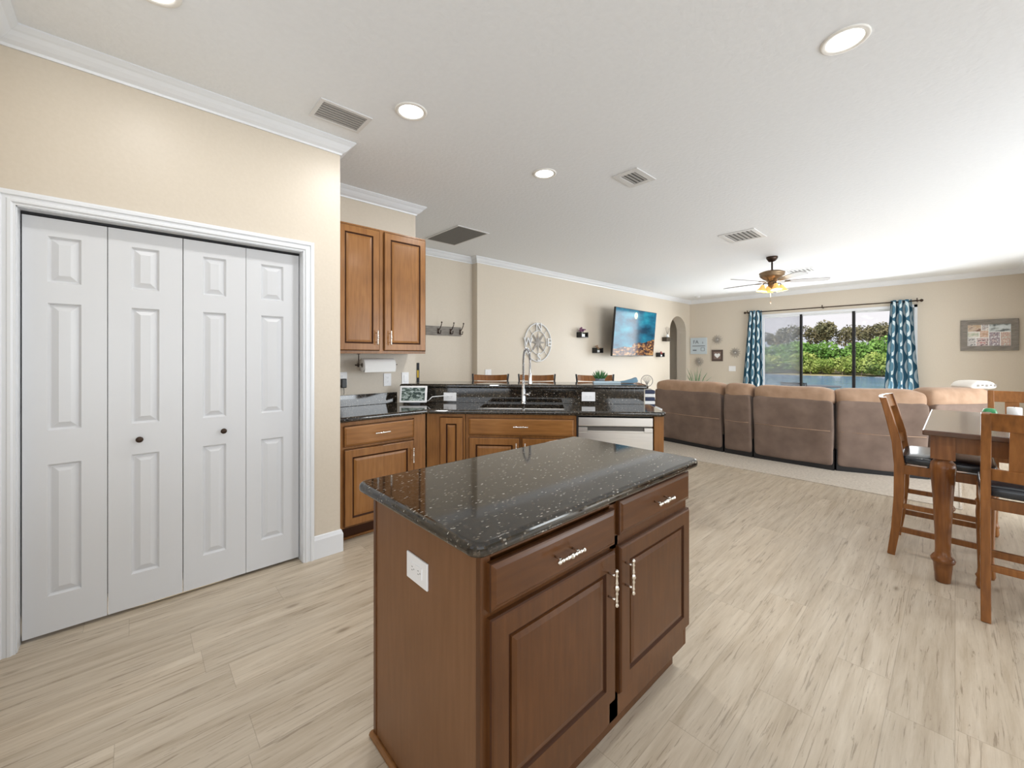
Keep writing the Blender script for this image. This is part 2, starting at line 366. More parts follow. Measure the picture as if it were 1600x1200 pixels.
    def build(s, name, mats, parent=None, loc=None, rot=None, bevel=0, seg=2, smooth=False, normals=True):
        if normals: bmesh.ops.recalc_face_normals(s.bm, faces=s.bm.faces)
        me = bpy.data.meshes.new(name); s.bm.to_mesh(me); s.bm.free()
        if not isinstance(mats, (list, tuple)): mats = [mats]
        for m in mats: me.materials.append(M[m] if isinstance(m, str) else m)
        if smooth:
            for p in me.polygons: p.use_smooth = True
        o = bpy.data.objects.new(name, me); COL.objects.link(o)
        if parent: o.parent = parent
        if loc: o.location = loc
        if rot: o.rotation_euler = rot
        if bevel:
            b = o.modifiers.new('bevel', 'BEVEL'); b.width = bevel; b.segments = seg; b.limit_method = 'ANGLE'; b.angle_limit = .6
            b.harden_normals = False
        return o
def tag(o, label=None, cat=None, group=None, kind=None):
    if label: o['label'] = label
    if cat: o['category'] = cat
    if group: o['group'] = group
    if kind: o['kind'] = kind
    return o
def thing(name, label, cat, loc=(0, 0, 0), rz=0, group=None):
    o = bpy.data.objects.new(name, None); COL.objects.link(o); o.location = loc; o.rotation_euler = (0, 0, rz)
    o.empty_display_size = .1
    return tag(o, label, cat, group)
def struct(o, label=None): return tag(o, label, kind='structure')
def copy_tree(o, parent=None):
    c = o.copy(); COL.objects.link(c)
    if parent: c.parent = parent
    for ch in [k for k in o.children]: copy_tree(ch, c)
    return c
def text_mesh(txt, size, depth, mat, name, parent, loc, rot):
    cu = bpy.data.curves.new(name, 'FONT'); cu.body = txt; cu.size = size; cu.extrude = depth; cu.align_x = 'CENTER'; cu.align_y = 'CENTER'
    tmp = bpy.data.objects.new('tmp', cu); COL.objects.link(tmp)
    dg = bpy.context.evaluated_depsgraph_get(); me = bpy.data.meshes.new_from_object(tmp.evaluated_get(dg))
    bpy.data.objects.remove(tmp); me.materials.clear(); me.materials.append(M[mat])
    o = bpy.data.objects.new(name, me); COL.objects.link(o); o.parent = parent; o.location = loc; o.rotation_euler = rot
    return o
def softbox(name, mat, parent, size, loc, r=.05, sub=6, amp=.008, rot=None, taper=None, seed=0):
    """rounded cushion-like block; size = (w,d,h), origin at the bottom centre"""
    w, d, h = size; bm = bmesh.new(); bmesh.ops.create_cube(bm, size=1.0)
    bmesh.ops.subdivide_edges(bm, edges=bm.edges[:], cuts=sub, use_grid_fill=True)
    for v in bm.verts:
        p = Vector((v.co.x*w, v.co.y*d, v.co.z*h))
        q = Vector((max(-w/2+r, min(w/2-r, p.x)), max(-d/2+r, min(d/2-r, p.y)), max(-h/2+r, min(h/2-r, p.z))))
        dd = p-q
        if dd.length > 1e-6: p = q + dd.normalized()*r
        if taper:
            f = taper(p.x/w, p.y/d, p.z/h+.5); p = Vector((p.x*f[0]+f[3], p.y*f[1]+f[4], p.z+f[2]))
        p += Vector(noise.noise_vector(p*3.1+Vector((seed, seed*2, 0))))*amp
        v.co = p + Vector((0, 0, h/2))
    me = bpy.data.meshes.new(name); bm.to_mesh(me); bm.free(); me.materials.append(M[mat])
    for p in me.polygons: p.use_smooth = True
    o = bpy.data.objects.new(name, me); COL.objects.link(o); o.parent = parent; o.location = loc
    if rot: o.rotation_euler = rot
    m = o.modifiers.new('sub', 'SUBSURF'); m.levels = 1; m.render_levels = 1
    return o

H = 2.85           # ceiling height
# ------------------------------------------------------------------ the room shell
# walls are solid boxes
struct(MB().box(-2.5, 5.40, -3.6, 5.1, -.1, 0).build('floor', 'floor'))
struct(MB().box(5.40, 11.2, -3.6, -.03, -.1, 0).build('floor', 'floor'))
struct(MB().box(5.40, 11.2, -.03, 5.3, -.1, .004).build('floor', 'carpet'), 'beige carpet of the living room')
struct(MB().box(5.385, 5.40, -.04, 5.0, 0, .008).box(5.40, 11.0, -.045, -.03, 0, .008).build('trim_2', 'carpet'))
ceil = struct(MB().box(-2.6, 11.2, -3.7, 5.3, H, H+.15).build('ceiling', 'ceil'))
# pantry block wall with the closet opening
yw = 2.92
b = MB()
b.box(-.46, -.395, yw, 3.08, 0, H).box(.822, 1.062, yw, 3.08, 0, H).box(-.395, .822, yw, 3.08, 2.055, H)
b.box(.93, 1.062, 3.08, 3.66, 0, H).box(-.46, .93, 3.62, 3.74, 0, H)
struct(b.build('wall_left', 'wall'))
struct(MB().box(.93, 2.07, 3.66, 3.80, 0, H).box(1.95, 2.07, 3.80, 4.99, 0, H).build('wall_cabinet', 'wall'))
struct(MB().box(1.95, 3.79, 4.99, 5.12, 0, H).build('wall_nook', 'wall'))
# TV wall with the arched passage
b = MB(); ax0, ax1, aspr, atop = 9.90, 10.82, 1.99, 2.40
b.box(3.79, ax0, 4.87, 5.12, 0, H).box(ax1, 11.2, 4.87, 5.12, 0, H)
n = 18; cxa = (ax0+ax1)/2; ra = (ax1-ax0)/2
arc = [(cxa - ra*math.cos(PI*k/n), aspr + (atop-aspr)*math.sin(PI*k/n)) for k in range(n+1)]
for (xa, za), (xb, zb) in zip(arc, arc[1:]):
    f0 = [b.bm.verts.new(p) for p in ((xa, 4.87, za), (xb, 4.87, zb), (xb, 4.87, H), (xa, 4.87, H))]
    f1 = [b.bm.verts.new(p) for p in ((xa, 5.12, za), (xb, 5.12, zb), (xb, 5.12, H), (xa, 5.12, H))]
    b.bm.faces.new(f0); b.bm.faces.new(f1[::-1]); b.bm.faces.new([f0[0], f1[0], f1[1], f0[1]]); b.bm.faces.new([f0[2], f1[2], f1[3], f0[3]])
    b.bm.faces.new([f0[0], f0[3], f1[3], f1[0]]); b.bm.faces.new([f0[1], f1[1], f1[2], f0[2]])
struct(b.build('wall_tv', 'wall', normals=True))
struct(MB().box(9.4, 11.2, 5.9, 6.0, 0, H).box(9.3, 9.4, 5.12, 6.0, 0, H).box(11.2, 11.3, 5.12, 6.0, 0, H).box(9.3, 11.3, 5.12, 6.0, -.1, 0).box(9.3, 11.3, 5.12, 6, H, H+.1).build('wall_hall', 'wall'))
# window wall with the slider opening
wy0, wy1, wz1 = .49, 3.19, 2.36
struct(MB().box(11.05, 11.2, -.9, wy0, -.1, H).box(11.05, 11.2, wy1, 5.12, -.1, H).box(11.05, 11.2, wy0, wy1, wz1, H).build('wall_window', 'wall'))
struct(MB().box(9.7, 11.2, -.95, -.80, 0, H).build('wall_right', 'wall'))
struct(MB().box(9.55, 9.7, -3.7, -.80, 0, H).build('wall_dining', 'wall'))
struct(MB().box(-2.6, -1.6, -3.7, -3.6, 0, H).box(1.2, 2.7, -3.7, -3.6, 0, H).box(8.5, 9.7, -3.7, -3.6, 0, H).box(-1.6, 1.2, -3.7, -3.6, 2.35, H).box(-1.6, 1.2, -3.7, -3.6, 0, .5).box(2.7, 8.5, -3.7, -3.6, 2.4, H).build('wall_back', 'wall'))
struct(MB().box(-2.6, -2.5, -3.7, -2.8, 0, H).box(-2.6, -2.5, 1.2, 3.1, 0, H).box(-2.6, -2.5, -2.8, 1.2, 2.35, H).box(-2.6, -2.5, -2.8, 1.2, 0, .5).box(-2.5, -.46, 2.95, 3.1, 0, H).build('wall_kitchen', 'wall'))
struct(MB().box(-.56, -.46, 1.9, 2.92, 0, H).build('wall_side', 'wall'))

# crown moulding: profile swept round a path, mitred
CP = [(0, 0), (.008, 0), (.012, .012), (.018, .016), (.030, .024), (.046, .040), (.058, .056), (.066, .062), (.070, .066), (.078, .074), (.082, .078), (.082, .085), (0, .085)]
def crown(path, name, z=H-.085, prof=CP):
    """path: points along wall faces with the room on the right-hand... offset direction by left normal*-1"""
    b = MB(); pts = [Vector(p) for p in path]; n = len(pts); rings = []
    for i, p in enumerate(pts):
        dirs = []
        if i > 0: dirs.append((pts[i]-pts[i-1]).normalized())
        if i < n-1: dirs.append((pts[i+1]-pts[i]).normalized())
        nrm = [Vector((d.y, -d.x)) for d in dirs]
        if len(nrm) == 2:
            mv = (nrm[0]+nrm[1]); mv = mv/ mv.length; mv = mv / max(.2, mv.dot(nrm[0]))
        else: mv = nrm[0]
        rings.append([b.bm.verts.new((p.x+mv.x*o, p.y+mv.y*o, z+h)) for o, h in prof])
    m = len(prof)
    for a, c in zip(rings, rings[1:]):
        for k in range(m): b.bm.faces.new([a[k], a[(k+1) % m], c[(k+1) % m], c[k]])
    b.bm.faces.new(rings[0]); b.bm.faces.new(rings[-1][::-1])
    return struct(b.build(name, 'trim'))
crown([(-.46, 1.9), (-.46, 2.92), (1.062, 2.92), (1.062, 3.66), (2.07, 3.66), (2.07, 4.99), (3.79, 4.99), (3.79, 4.87), (11.05, 4.87), (11.05, -.80), (9.7, -.80)], 'trim_1')
BP = [(0, 0), (.016, 0), (.016, .125), (.012, .135), (.008, .148), (0, .152)]
crown([(.862, 2.92), (1.062, 2.92), (1.062, 2.99)], 'baseboard_left', 0, BP)
crown([(2.07, 4.2), (2.07, 4.99), (3.79, 4.99), (3.79, 4.87), (9.90, 4.87)], 'baseboard_tv', 0, BP)
crown([(10.82, 4.87), (11.05, 4.87), (11.05, 3.21)], 'baseboard_corner', 0, BP)
crown([(11.05, .47), (11.05, -.80), (9.7, -.80)], 'baseboard_window', 0, BP)
# white door casing seen through the arch
struct(MB().box(9.93, 10.0, 5.88, 5.9, 0, 2.1).box(10.0, 10.8, 5.885, 5.9, 0, 2.05).build('door_3', 'trim'))

# closet casing
b = MB()
def casing_piece(b, x0, x1, z0, z1):
    b.box(x0, x1, yw-.012, yw, z0, z1)
CPF = [(0, 0), (.0, .014), (.010, .020), (.022, .020), (.026, .012), (.038, .012), (.042, .016), (.052, .016), (.058, .008), (.066, .008), (.066, 0)]
def casing(x0, x1, z1, name):
    b = MB(); path = [(x0, 0), (x0, z1), (x1, z1), (x1, 0)]; rings = []
    outs = [(-1, 0), (-1, 1), (1, 1), (1, 0)]
    for (px, pz), (ox, oz) in zip(path, outs):
        rings.append([b.bm.verts.new((px+ox*(.066-o), yw-.0005-t, pz+oz*(.066-o))) for o, t in CPF])
    m = len(CPF)
    for a, c in zip(rings, rings[1:]):
        for k in range(m): b.bm.faces.new([a[k], a[(k+1) % m], c[(k+1) % m], c[k]])
    b.bm.faces.new(rings[0]); b.bm.faces.new(rings[-1][::-1])
    # jamb lining
    b.box(x0-.008, x0+.004, yw, 3.08, 0, z1).box(x1-.004, x1+.008, yw, 3.08, 0, z1).box(x0, x1, yw, 3.08, z1-.004, z1+.006)
    return struct(b.build(name, 'trim'))
casing(-.395, .822, 2.052, 'trim_3')
struct(MB().box(-.39, .82, 3.30, 3.31, 0, 2.3).build('wall_closet', 'slot'))
struct(MB().box(-.388, .816, 2.985, 3.02, 2.036, 2.048).build('trim_4', 'blackm'), 'dark bifold door track')

# bifold leaves
def bifold_leaf(x0, x1, knob=None, parent=None):
    y = 2.985; t = .034; z0, z1 = .018, 2.032
    b = MB(); w = x1-x0; s = .088 if w > .3 else .08
    wins = [(.205-.01, .835), (1.0, 1.62), (1.72, 1.945)]
    px0, px1 = x0+s, x1-s-.012
    yf = y
    # flat face around the panels
    zs = [z0] + [z for p in wins for z in p] + [z1]
    b.quad([(x0, yf, z0), (px0, yf, z0), (px0, yf, z1), (x0, yf, z1)])
    b.quad([(px1, yf, z0), (x1, yf, z0), (x1, yf, z1), (px1, yf, z1)])
    for a, c in ((z0, wins[0][0]), (wins[0][1], wins[1][0]), (wins[1][1], wins[2][0]), (wins[2][1], z1)):
        b.quad([(px0, yf, a), (px1, yf, a), (px1, yf, c), (px0, yf, c)])
    for a, c in wins:
        b.rings(px0, px1, a, c, [(0, yf, 0), (.009, yf+.013, 0), (.012, yf+.013, 0), (.037, yf+.002, 0)])
    # edges and back
    b.quad([(x0, yf, z0), (x0, yf+t, z0), (x0, yf+t, z1), (x0, yf, z1)]); b.quad([(x1, yf, z0), (x1, yf, z1), (x1, yf+t, z1), (x1, yf+t, z0)])
    b.quad([(x0, yf, z1), (x1, yf, z1), (x1, yf+t, z1), (x0, yf+t, z1)]); b.quad([(x0, yf, z0), (x1, yf, z0), (x1, yf+t, z0), (x0, yf+t, z0)])
    b.quad([(x0, yf+t, z0), (x1, yf+t, z0), (x1, yf+t, z1), (x0, yf+t, z1)])
    o = b.build('door_leaf', 'door', parent, normals=True)
    # flip check: keep outward normals pointing to the room
    if knob is not None:
        MB().lathe([(.006, 0), (.006, .014), (.009, .016), (.015, .022), (.016, .027), (.013, .032), (.004, .034)], (knob, yf, .915), 'y', 18).build('knob', 'bronze', o)
    return o
dp = bpy.data.objects.new('door_1', None); COL.objects.link(dp); struct(dp, 'white four-leaf bifold closet door with raised panels')
xs = [-.387, -.0985, .2085, .5125, .814]
for i in range(4):
    g = .0012 if i != 1 else .0018
    bifold_leaf(xs[i]+g, xs[i+1]-g-(.001 if i == 1 else 0), {1: .024, 2: .396}.get(i), dp)

# ------------------------------------------------------------------ sliding glass door in window wall
d2 = bpy.data.objects.new('window_1', None); COL.objects.link(d2); struct(d2, 'three-panel sliding glass door onto the lake')
xw = 11.10
MB().box(11.05-.012, 11.2, wy0-.0, wy0+.045, 0, wz1).box(11.05-.012, 11.2, wy1-.045, wy1, 0, wz1).box(11.05-.012, 11.2, wy0, wy1, wz1-.05, wz1).box(11.05, 11.2, wy0, wy1, -.02, .04).build('window_frame', 'trim', d2)
def pane(y0, y1, x, mat, dark=True):
    f = MB().box(x-.02, x+.02, y0, y0+.045, .04, wz1-.05).box(x-.02, x+.02, y1-.045, y1, .04, wz1-.05).box(x-.02, x+.02, y0, y1, wz1-.10, wz1-.05).box(x-.02, x+.02, y0, y1, .04, .12)
    o = f.build('sash', 'blackm' if dark else 'trim', d2)
    MB().quad([(x, y0+.04, .1), (x, y1-.04, .1), (x, y1-.04, wz1-.09), (x, y0+.04, wz1-.09)]).build('pane', mat, o)
    return o
def sash(y0, y1, x):
    # black stiles, white head rail as in the photo
    lo, hi = y0 < .6, y1 > 3.1
    b = MB()
    if not lo: b.box(x-.02, x+.02, y0, y0+.042, .04, wz1-.05)
    if not hi: b.box(x-.02, x+.02, y1-.042, y1, .04, wz1-.05)
    o = b.build('sash', 'blackm', d2)
    if lo or hi: ya = y0 if lo else y1-.05; MB().box(x-.02, x+.02, ya, ya+.05, .04, wz1-.05).build('sash_stile', 'trim', o)
    MB().box(x-.018, x+.018, y0+.042, y1-.042, wz1-.085, wz1-.05).box(x-.018, x+.018, y0+.042, y1-.042, .04, .11).build('sash_rail', 'trim', o)
    MB().quad([(x, y0+.04, .1), (x, y1-.04, .1), (x, y1-.04, wz1-.08), (x, y0+.04, wz1-.08)]).build('pane', 'glass', o)
    return o
sash(.535, 1.465, 11.15); sash(1.43, 2.385, 11.12)
o = sash(2.345, 3.145, 11.09)
MB().box(11.065, 11.07, 2.36, 2.385, .95, 1.15).build('door_handle', 'blackm', o)
MB().quad([(11.175, 2.37, .05), (11.175, 3.14, .05), (11.175, 3.14, wz1-.06), (11.175, 2.37, wz1-.06)]).build('insect_screen', 'screen', d2)

# ------------------------------------------------------------------ ceiling fixtures
def downlight(x, y, label, power=9, r=.095):
    t = thing('recessed_light', label, 'ceiling light', (x, y, H), 0, 'recessed ceiling lights')
    b = MB(); prof = [(r, 0), (r, -.004), (r-.006, -.007), (r-.020, -.006), (r-.024, -.001)]
    b.lathe(prof, seg=36, cap=False); b.build('trim_ring', 'canring', t)
    MB().lathe([(.001, -.0015), (r-.022, -.0015), (r-.022, -.0005), (.001, -.0005)], seg=32).build('lens', 'lamp', t)
    a = area('downlight', (x, y, H-.012), (0, 0, -1), .14, .14, power, (1, .985, .96), disk=True)
    return t
for x, y, lb in [(1.24, 2.245, 'round recessed ceiling light between the white vent and the island, trimmed in white'),
                 (2.46, 2.27, 'small round recessed ceiling light above the sink'),
                 (.056, 2.20, 'round recessed ceiling light cut by the top edge of the photo'),
                 (2.46, .352, 'large round recessed ceiling light at the upper right, nearest the dining table')]:
    downlight(x, y, lb, 4 if x < .5 else 10 if x < 2 else 14)
def vent(x0, x1, y0, y1, label, slats, along='x', frame=.025, dark=True, name='ceiling_vent', slatmat='ventslat', gap=.5):
    t = thing(name, label, 'air vent', ((x0+x1)/2, (y0+y1)/2, H))
    w, d = (x1-x0)/2, (y1-y0)/2
    b = MB().box(-w, w, -d, -d+frame, -.008, 0).box(-w, w, d-frame, d, -.008, 0).box(-w, -w+frame, -d+frame, d-frame, -.008, 0).box(w-frame, w, -d+frame, d-frame, -.008, 0)
    b.build('frame', 'vent', t, bevel=.003)
    MB().box(-w+frame, w-frame, -d+frame, d-frame, -.001, 0).build('duct_opening', 'ventdark', t)
    b = MB()
    if along == 'x':
        for k in range(slats):
            yy = -d+frame+(2*d-2*frame)*(k+.5)/slats; p = (2*d-2*frame)/slats
            b.box(-w+frame, w-frame, yy-p*gap/2, yy+p*gap/2, -.0065, -.003)
    else:
        for k in range(slats):
            xx = -w+frame+(2*w-2*frame)*(k+.5)/slats; p = (2*w-2*frame)/slats
            b.box(xx-p*gap/2, xx+p*gap/2, -d+frame, d-frame, -.0065, -.003)
    b.build('slats', slatmat, t)
    return t
vent(.79, 1.10, 2.47, 2.70, 'white ceiling vent with grey slats near the crown moulding over the closet', 7, gap=.6)
vent(2.70, 3.16, 3.82, 4.55, 'large dark square return air grille on the ceiling beside the upper cabinet', 26, 'y', .022, slatmat='grilleslat', name='return_air_grille', gap=.7)
vent(2.91, 3.22, 1.70, 1.93, 'small white ceiling vent right of the recessed light over the sink', 4, 'x', .05, gap=.45)
vent(5.28, 5.76, 1.58, 1.98, 'white ceiling vent between the kitchen and the ceiling fan', 6, 'x', .05, gap=.5)
vent(8.30, 8.70, 1.60, 2.05, 'white ceiling vent just behind the ceiling fan', 6, 'x', .05, gap=.5)
t = tag(MB().lathe([(.055, 0), (.055, -.02), (.045, -.032), (.01, -.034)], seg=20).build('smoke_detector', 'vent', None, (10.3, 4.35, H)), 'tiny round white smoke detector on the ceiling in the far corner', 'smoke detector')

# ceiling fan
fx, fy = 7.02, 1.86
fan = thing('ceiling_fan', 'brown five-blade ceiling fan with lit amber bell shades', 'ceiling fan', (fx, fy, H))
MB().lathe([(.075, 0), (.075, -.02), (.062, -.045), (.045, -.07), (.02, -.078)], seg=24).build('canopy', 'bronze', fan)
MB().lathe([(.012, -.07), (.012, -.19), (.03, -.20), (.035, -.215)], seg=12).build('downrod', 'bronze', fan)
MB().lathe([(.04, -.205), (.12, -.215), (.165, -.235), (.17, -.25), (.155, -.265), (.165, -.275), (.15, -.30), (.11, -.335), (.07, -.355), (.06, -.37)], seg=32).build('motor_housing', 'fanbody', fan)
yaw = math.radians(47.25-90)
for k, a in enumerate([-92, -20, 52, 124, 196]):
    aa = math.radians(a) + yaw
    Mt = Matrix.Rotation(aa, 4, 'Z')
    tilt = Matrix.Rotation(math.radians(-12), 4, 'X')
    b = MB(); n = 8; top = []; zc = -.375
    outline = [(.16, -.035), (.22, -.055), (.45, -.066), (.66, -.07), (.71, -.055), (.725, 0), (.71, .055), (.66, .07), (.45, .066), (.22, .055), (.16, .035)]
    va = [b.bm.verts.new(Mt @ (Vector((0, 0, zc)) + tilt @ Vector((x, y, .004)))) for x, y in outline]
    vb = [b.bm.verts.new(Mt @ (Vector((0, 0, zc)) + tilt @ Vector((x, y, -.004)))) for x, y in outline]
    b.bm.faces.new(va); b.bm.faces.new(vb[::-1])
    for i in range(len(va)): b.bm.faces.new([va[i], vb[i], vb[(i+1) % len(va)], va[(i+1) % len(va)]])
    bl = b.build('blade', newmat('whitewashed_blade', (.27, .25, .24), .4) if k == 0 else M['blade'], fan); M['blade'] = bl.data.materials[0]
    MB().bar([Mt @ Vector((.07, 0, zc+.005)), Mt @ Vector((.14, 0, zc-.012)), Mt @ Vector((.23, 0, zc-.008))], [.03, .025, .06], .008, side=Mt @ Vector((0, 1, 0))).build('blade_iron', 'fanbody', bl)
MB().lathe([(.055, -.37), (.06, -.385), (.045, -.40), (.05, -.43), (.035, -.455), (.012, -.47), (.008, -.48)], seg=20).build('light_kit_hub', 'fanbody', fan)
for k in range(4):
    aa = yaw + math.radians(-100 + 90*k)
    d = Vector((math.cos(aa), math.sin(aa), 0))
    arm = MB().tube([d*.04+Vector((0, 0, -.41)), d*.08+Vector((0, 0, -.395)), d*.115+Vector((0, 0, -.40)), d*.125+Vector((0, 0, -.425))], .008, 8).build('lamp_arm', 'bronze', fan)
    tl = Matrix.Translation(d*.125+Vector((0, 0, -.42))) @ Matrix.Rotation(math.radians(10), 4, Vector((0, 0, 1)).cross(d)*-1)
    MB().lathe([(.022, 0), (.028, -.02), (.042, -.05), (.058, -.075), (.072, -.092), (.076, -.095), (.073, -.095), (.055, -.074), (.038, -.048), (.02, -.018)], seg=22, mat=tl, cap=False).build('lamp_shade', 'shade', arm)
    MB().lathe([(.012, -.02), (.024, -.045), (.026, -.06), (.015, -.078), (.003, -.083)], seg=14, mat=tl).build('bulb', 'bulb', arm)
    pl = bpy.data.lights.new('fan_bulb', 'POINT'); pl.energy = 2.2; pl.color = (1, .80, .52); pl.shadow_soft_size = .03
    po = bpy.data.objects.new('fan_bulb', pl); COL.objects.link(po); po.location = Vector((fx, fy, H)) + tl @ Vector((0, 0, -.115))
MB().tube([(0, .02, -.47), (0, .02, -.68)], .0025, 6).lathe([(.006, 0), (.008, -.015), (.003, -.03)], (0, .02, -.68), seg=8).build('pull_chain', 'nickel', fan)

# ------------------------------------------------------------------ cabinets
def handle(parent, x, y, z, vertical=True, length=.125, name='handle'):
    """ornate nickel bar pull, standing off a face that looks towards -Y"""
    h = length/2
    prof = [(.0015, -h), (.006, -h+.003), (.0075, -h+.008), (.005, -h+.013), (.0045, -h+.018), (.0065, -h+.022), (.0045, -h+.026), (.005, -.022), (.0068, -.017), (.0045, -.012), (.006, -.008), (.0095, 0),
            (.006, .008), (.0045, .012), (.0068, .017), (.005, .022), (.0045, h-.026), (.0065, h-.022), (.0045, h-.018), (.005, h-.013), (.0075, h-.008), (.006, h-.003), (.0015, h)]
    b = MB(); yo = y-.032
    b.lathe(prof, (x, yo, z) if vertical else (x, yo, z), 'z' if vertical else 'x', 14)
    for s in (-1, 1):
        o = s*h*.62
        p = (x, y, z+o) if vertical else (x+o, y, z); q = (x, yo, z+o) if vertical else (x+o, yo, z)
        b.tube([p, q], .0035, 8)
    return b.build(name, 'nickel', parent)
def door(parent, x0, x1, z0, z1, yf, wood_, hx=None, hz=None, name='door'):
    t = .02; b = MB(); f = min(.058, (x1-x0)*.27)
    y = yf-t
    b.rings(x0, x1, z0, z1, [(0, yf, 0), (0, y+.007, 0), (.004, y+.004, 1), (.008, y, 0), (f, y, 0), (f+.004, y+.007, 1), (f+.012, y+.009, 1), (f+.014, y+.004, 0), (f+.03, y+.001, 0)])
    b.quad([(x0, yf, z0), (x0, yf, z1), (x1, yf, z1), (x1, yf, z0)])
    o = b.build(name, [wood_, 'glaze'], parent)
    if hx is not None: handle(o, hx, y, hz)
    return o
def drawer(parent, x0, x1, z0, z1, yf, wood_, hnd=True, name='drawer'):
    t = .02; y = yf-t; b = MB()
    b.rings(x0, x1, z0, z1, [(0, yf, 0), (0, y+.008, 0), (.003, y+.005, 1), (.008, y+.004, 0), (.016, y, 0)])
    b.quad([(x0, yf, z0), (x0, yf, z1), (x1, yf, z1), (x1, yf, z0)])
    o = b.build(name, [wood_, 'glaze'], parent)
    if hnd: handle(o, (x0+x1)/2, y, (z0+z1)/2+.005, False)
    return o

# island -------------------------------------------------------------
isl = thing('kitchen_island', 'brown wooden kitchen island with two drawers, two doors and an outlet on its side', 'kitchen island', (.635, .80, 0))
IW, ID, IH = 1.14, .615, .878
b = MB().box(.02, IW-.02, .05, ID, 0, .105)            # recessed base
b.box(.018, IW, .018, ID-.018, .105, IH)
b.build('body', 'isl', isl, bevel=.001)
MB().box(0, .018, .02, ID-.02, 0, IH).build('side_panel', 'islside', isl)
MB().box(-.004, .022, ID-.022, ID, 0, IH).build('corner_trim', 'isl', isl, bevel=.003)
# face frame
ff = MB().box(-.002, .03, 0, .02, .0, IH).box(IW-.02, IW, 0, .02, .105, IH).box(.555, .608, 0, .02, .105, IH).box(.03, IW-.02, 0, .02, .85, IH).box(.03, IW-.02, 0, .02, .695, .74).box(.03, IW-.02, 0, .02, .105, .20)
ff.build('face_frame', 'isl', isl, bevel=.002)
MB().tube([(-.006, -.002, .008), (-.006, ID+.006, .008)], .012, 8).box(-.012, .0, -.0, ID+.006, 0, .010).build('shoe_moulding', 'cab', isl)
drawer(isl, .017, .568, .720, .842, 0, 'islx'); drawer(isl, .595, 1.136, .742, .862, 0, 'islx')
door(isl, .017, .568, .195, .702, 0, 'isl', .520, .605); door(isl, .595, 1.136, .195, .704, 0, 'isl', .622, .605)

def slab(name, pts, z0, z1, mat, parent=None, rad=None, bev=.016, corners=None):
    b = MB(); b.prism(pts, z0, z1)
    if rad:
        es = [e for e in b.bm.edges if abs(e.verts[0].co.z-e.verts[1].co.z) > .01 and (corners is None or any((Vector((e.verts[0].co.x, e.verts[0].co.y))-Vector(c)).length < .01 for c in corners))]
        bmesh.ops.bevel(b.bm, geom=es, offset=rad, segments=6, affect='EDGES', profile=.5)
    o = b.build(name, mat, parent)
    m = o.modifiers.new('bevel', 'BEVEL'); m.width = bev; m.segments = 5; m.limit_method = 'ANGLE'; m.angle_limit = 1.0
    return o
gi = slab('island_countertop', [(.582, .752), (1.812, .752), (1.812, 1.448), (.582, 1.448)], .880, .917, 'granite', rad=.035)
tag(gi, 'polished black speckled granite countertop on the kitchen island', 'countertop')
for p in gi.data.polygons: p.use_smooth = False
# outlet on the island
def outlet(name, label, loc, rz, w=.115, h=.075, horiz=True, kind='duplex', parent=None, group=None):
    """plate facing local -Y"""
    t = thing(name, label, 'outlet' if kind != 'switch' else 'light switch', loc, rz, group)
    MB().box(-w/2, w/2, -.006, 0, -h/2, h/2).build('plate', 'plastic', t, bevel=.002)
    if kind == 'duplex':
        q = (.067, .034) if horiz else (.034, .067)
        MB().box(-q[0]/2, q[0]/2, -.008, -.005, -q[1]/2, q[1]/2).build('receptacle', 'plastic', t, bevel=.001)
        for k in (-1, 1):
            s = MB()
            cx, cz = (k*.018, 0) if horiz else (0, k*.018)
            for dx, dz in (((-.004, .005), (-.004, -.005)) if horiz else ((-.005, .004), (.005, .004))):
                s.box(cx+dx-.003 if horiz else cx+dx-.0008, cx+dx+.003 if horiz else cx+dx+.0008, -.0085, -.007, cz+dz-.0008 if horiz else cz+dz-.003, cz+dz+.0008 if horiz else cz+dz+.003)
            s.box(cx+(.005 if horiz else -.0015), cx+(.008 if horiz else .0015), -.0085, -.007, cz-(.0015 if horiz else .007), cz+(.0015 if horiz else -.004))
            s.build('slots', 'slot', t)
    else:
        MB().box(-.016, .016, -.010, -.005, -.033, .033).build('rocker', 'plastic', t, bevel=.002)
    return t
outlet('wall_outlet', 'white horizontal outlet on the side of the kitchen island', (.635, 1.107, .712), -PI/2, .121, .080)

# cabinet run under the upper cabinet --------------------------------
YF = 3.02
base1 = thing('base_cabinet', 'brown base cabinet with one drawer and one door next to the closet corner', 'cabinet', (1.066, YF, 0))
MB().box(0, .735, .075, .60, 0, .105).box(0, .735, .018, .60, .105, .878).build('body', 'cab', base1)
MB().box(0, .735, .0, .018, .105, .125).box(0, .735, 0, .018, .855, .878).box(0, .058, 0, .018, .125, .855).box(.628, .735, 0, .018, .125, .855).box(.058, .628, 0, .018, .682, .705).build('face_frame', 'cab', base1)
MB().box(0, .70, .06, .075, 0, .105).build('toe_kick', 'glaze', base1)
MB().tube([(0, .052, .008), (.70, .052, .008)], .010, 8).build('shoe_moulding', 'cab', base1)
drawer(base1, .056, .620, .700, .848, 0, 'cabx'); door(base1, .056, .620, .115, .678, 0, 'cab', .598, .56)

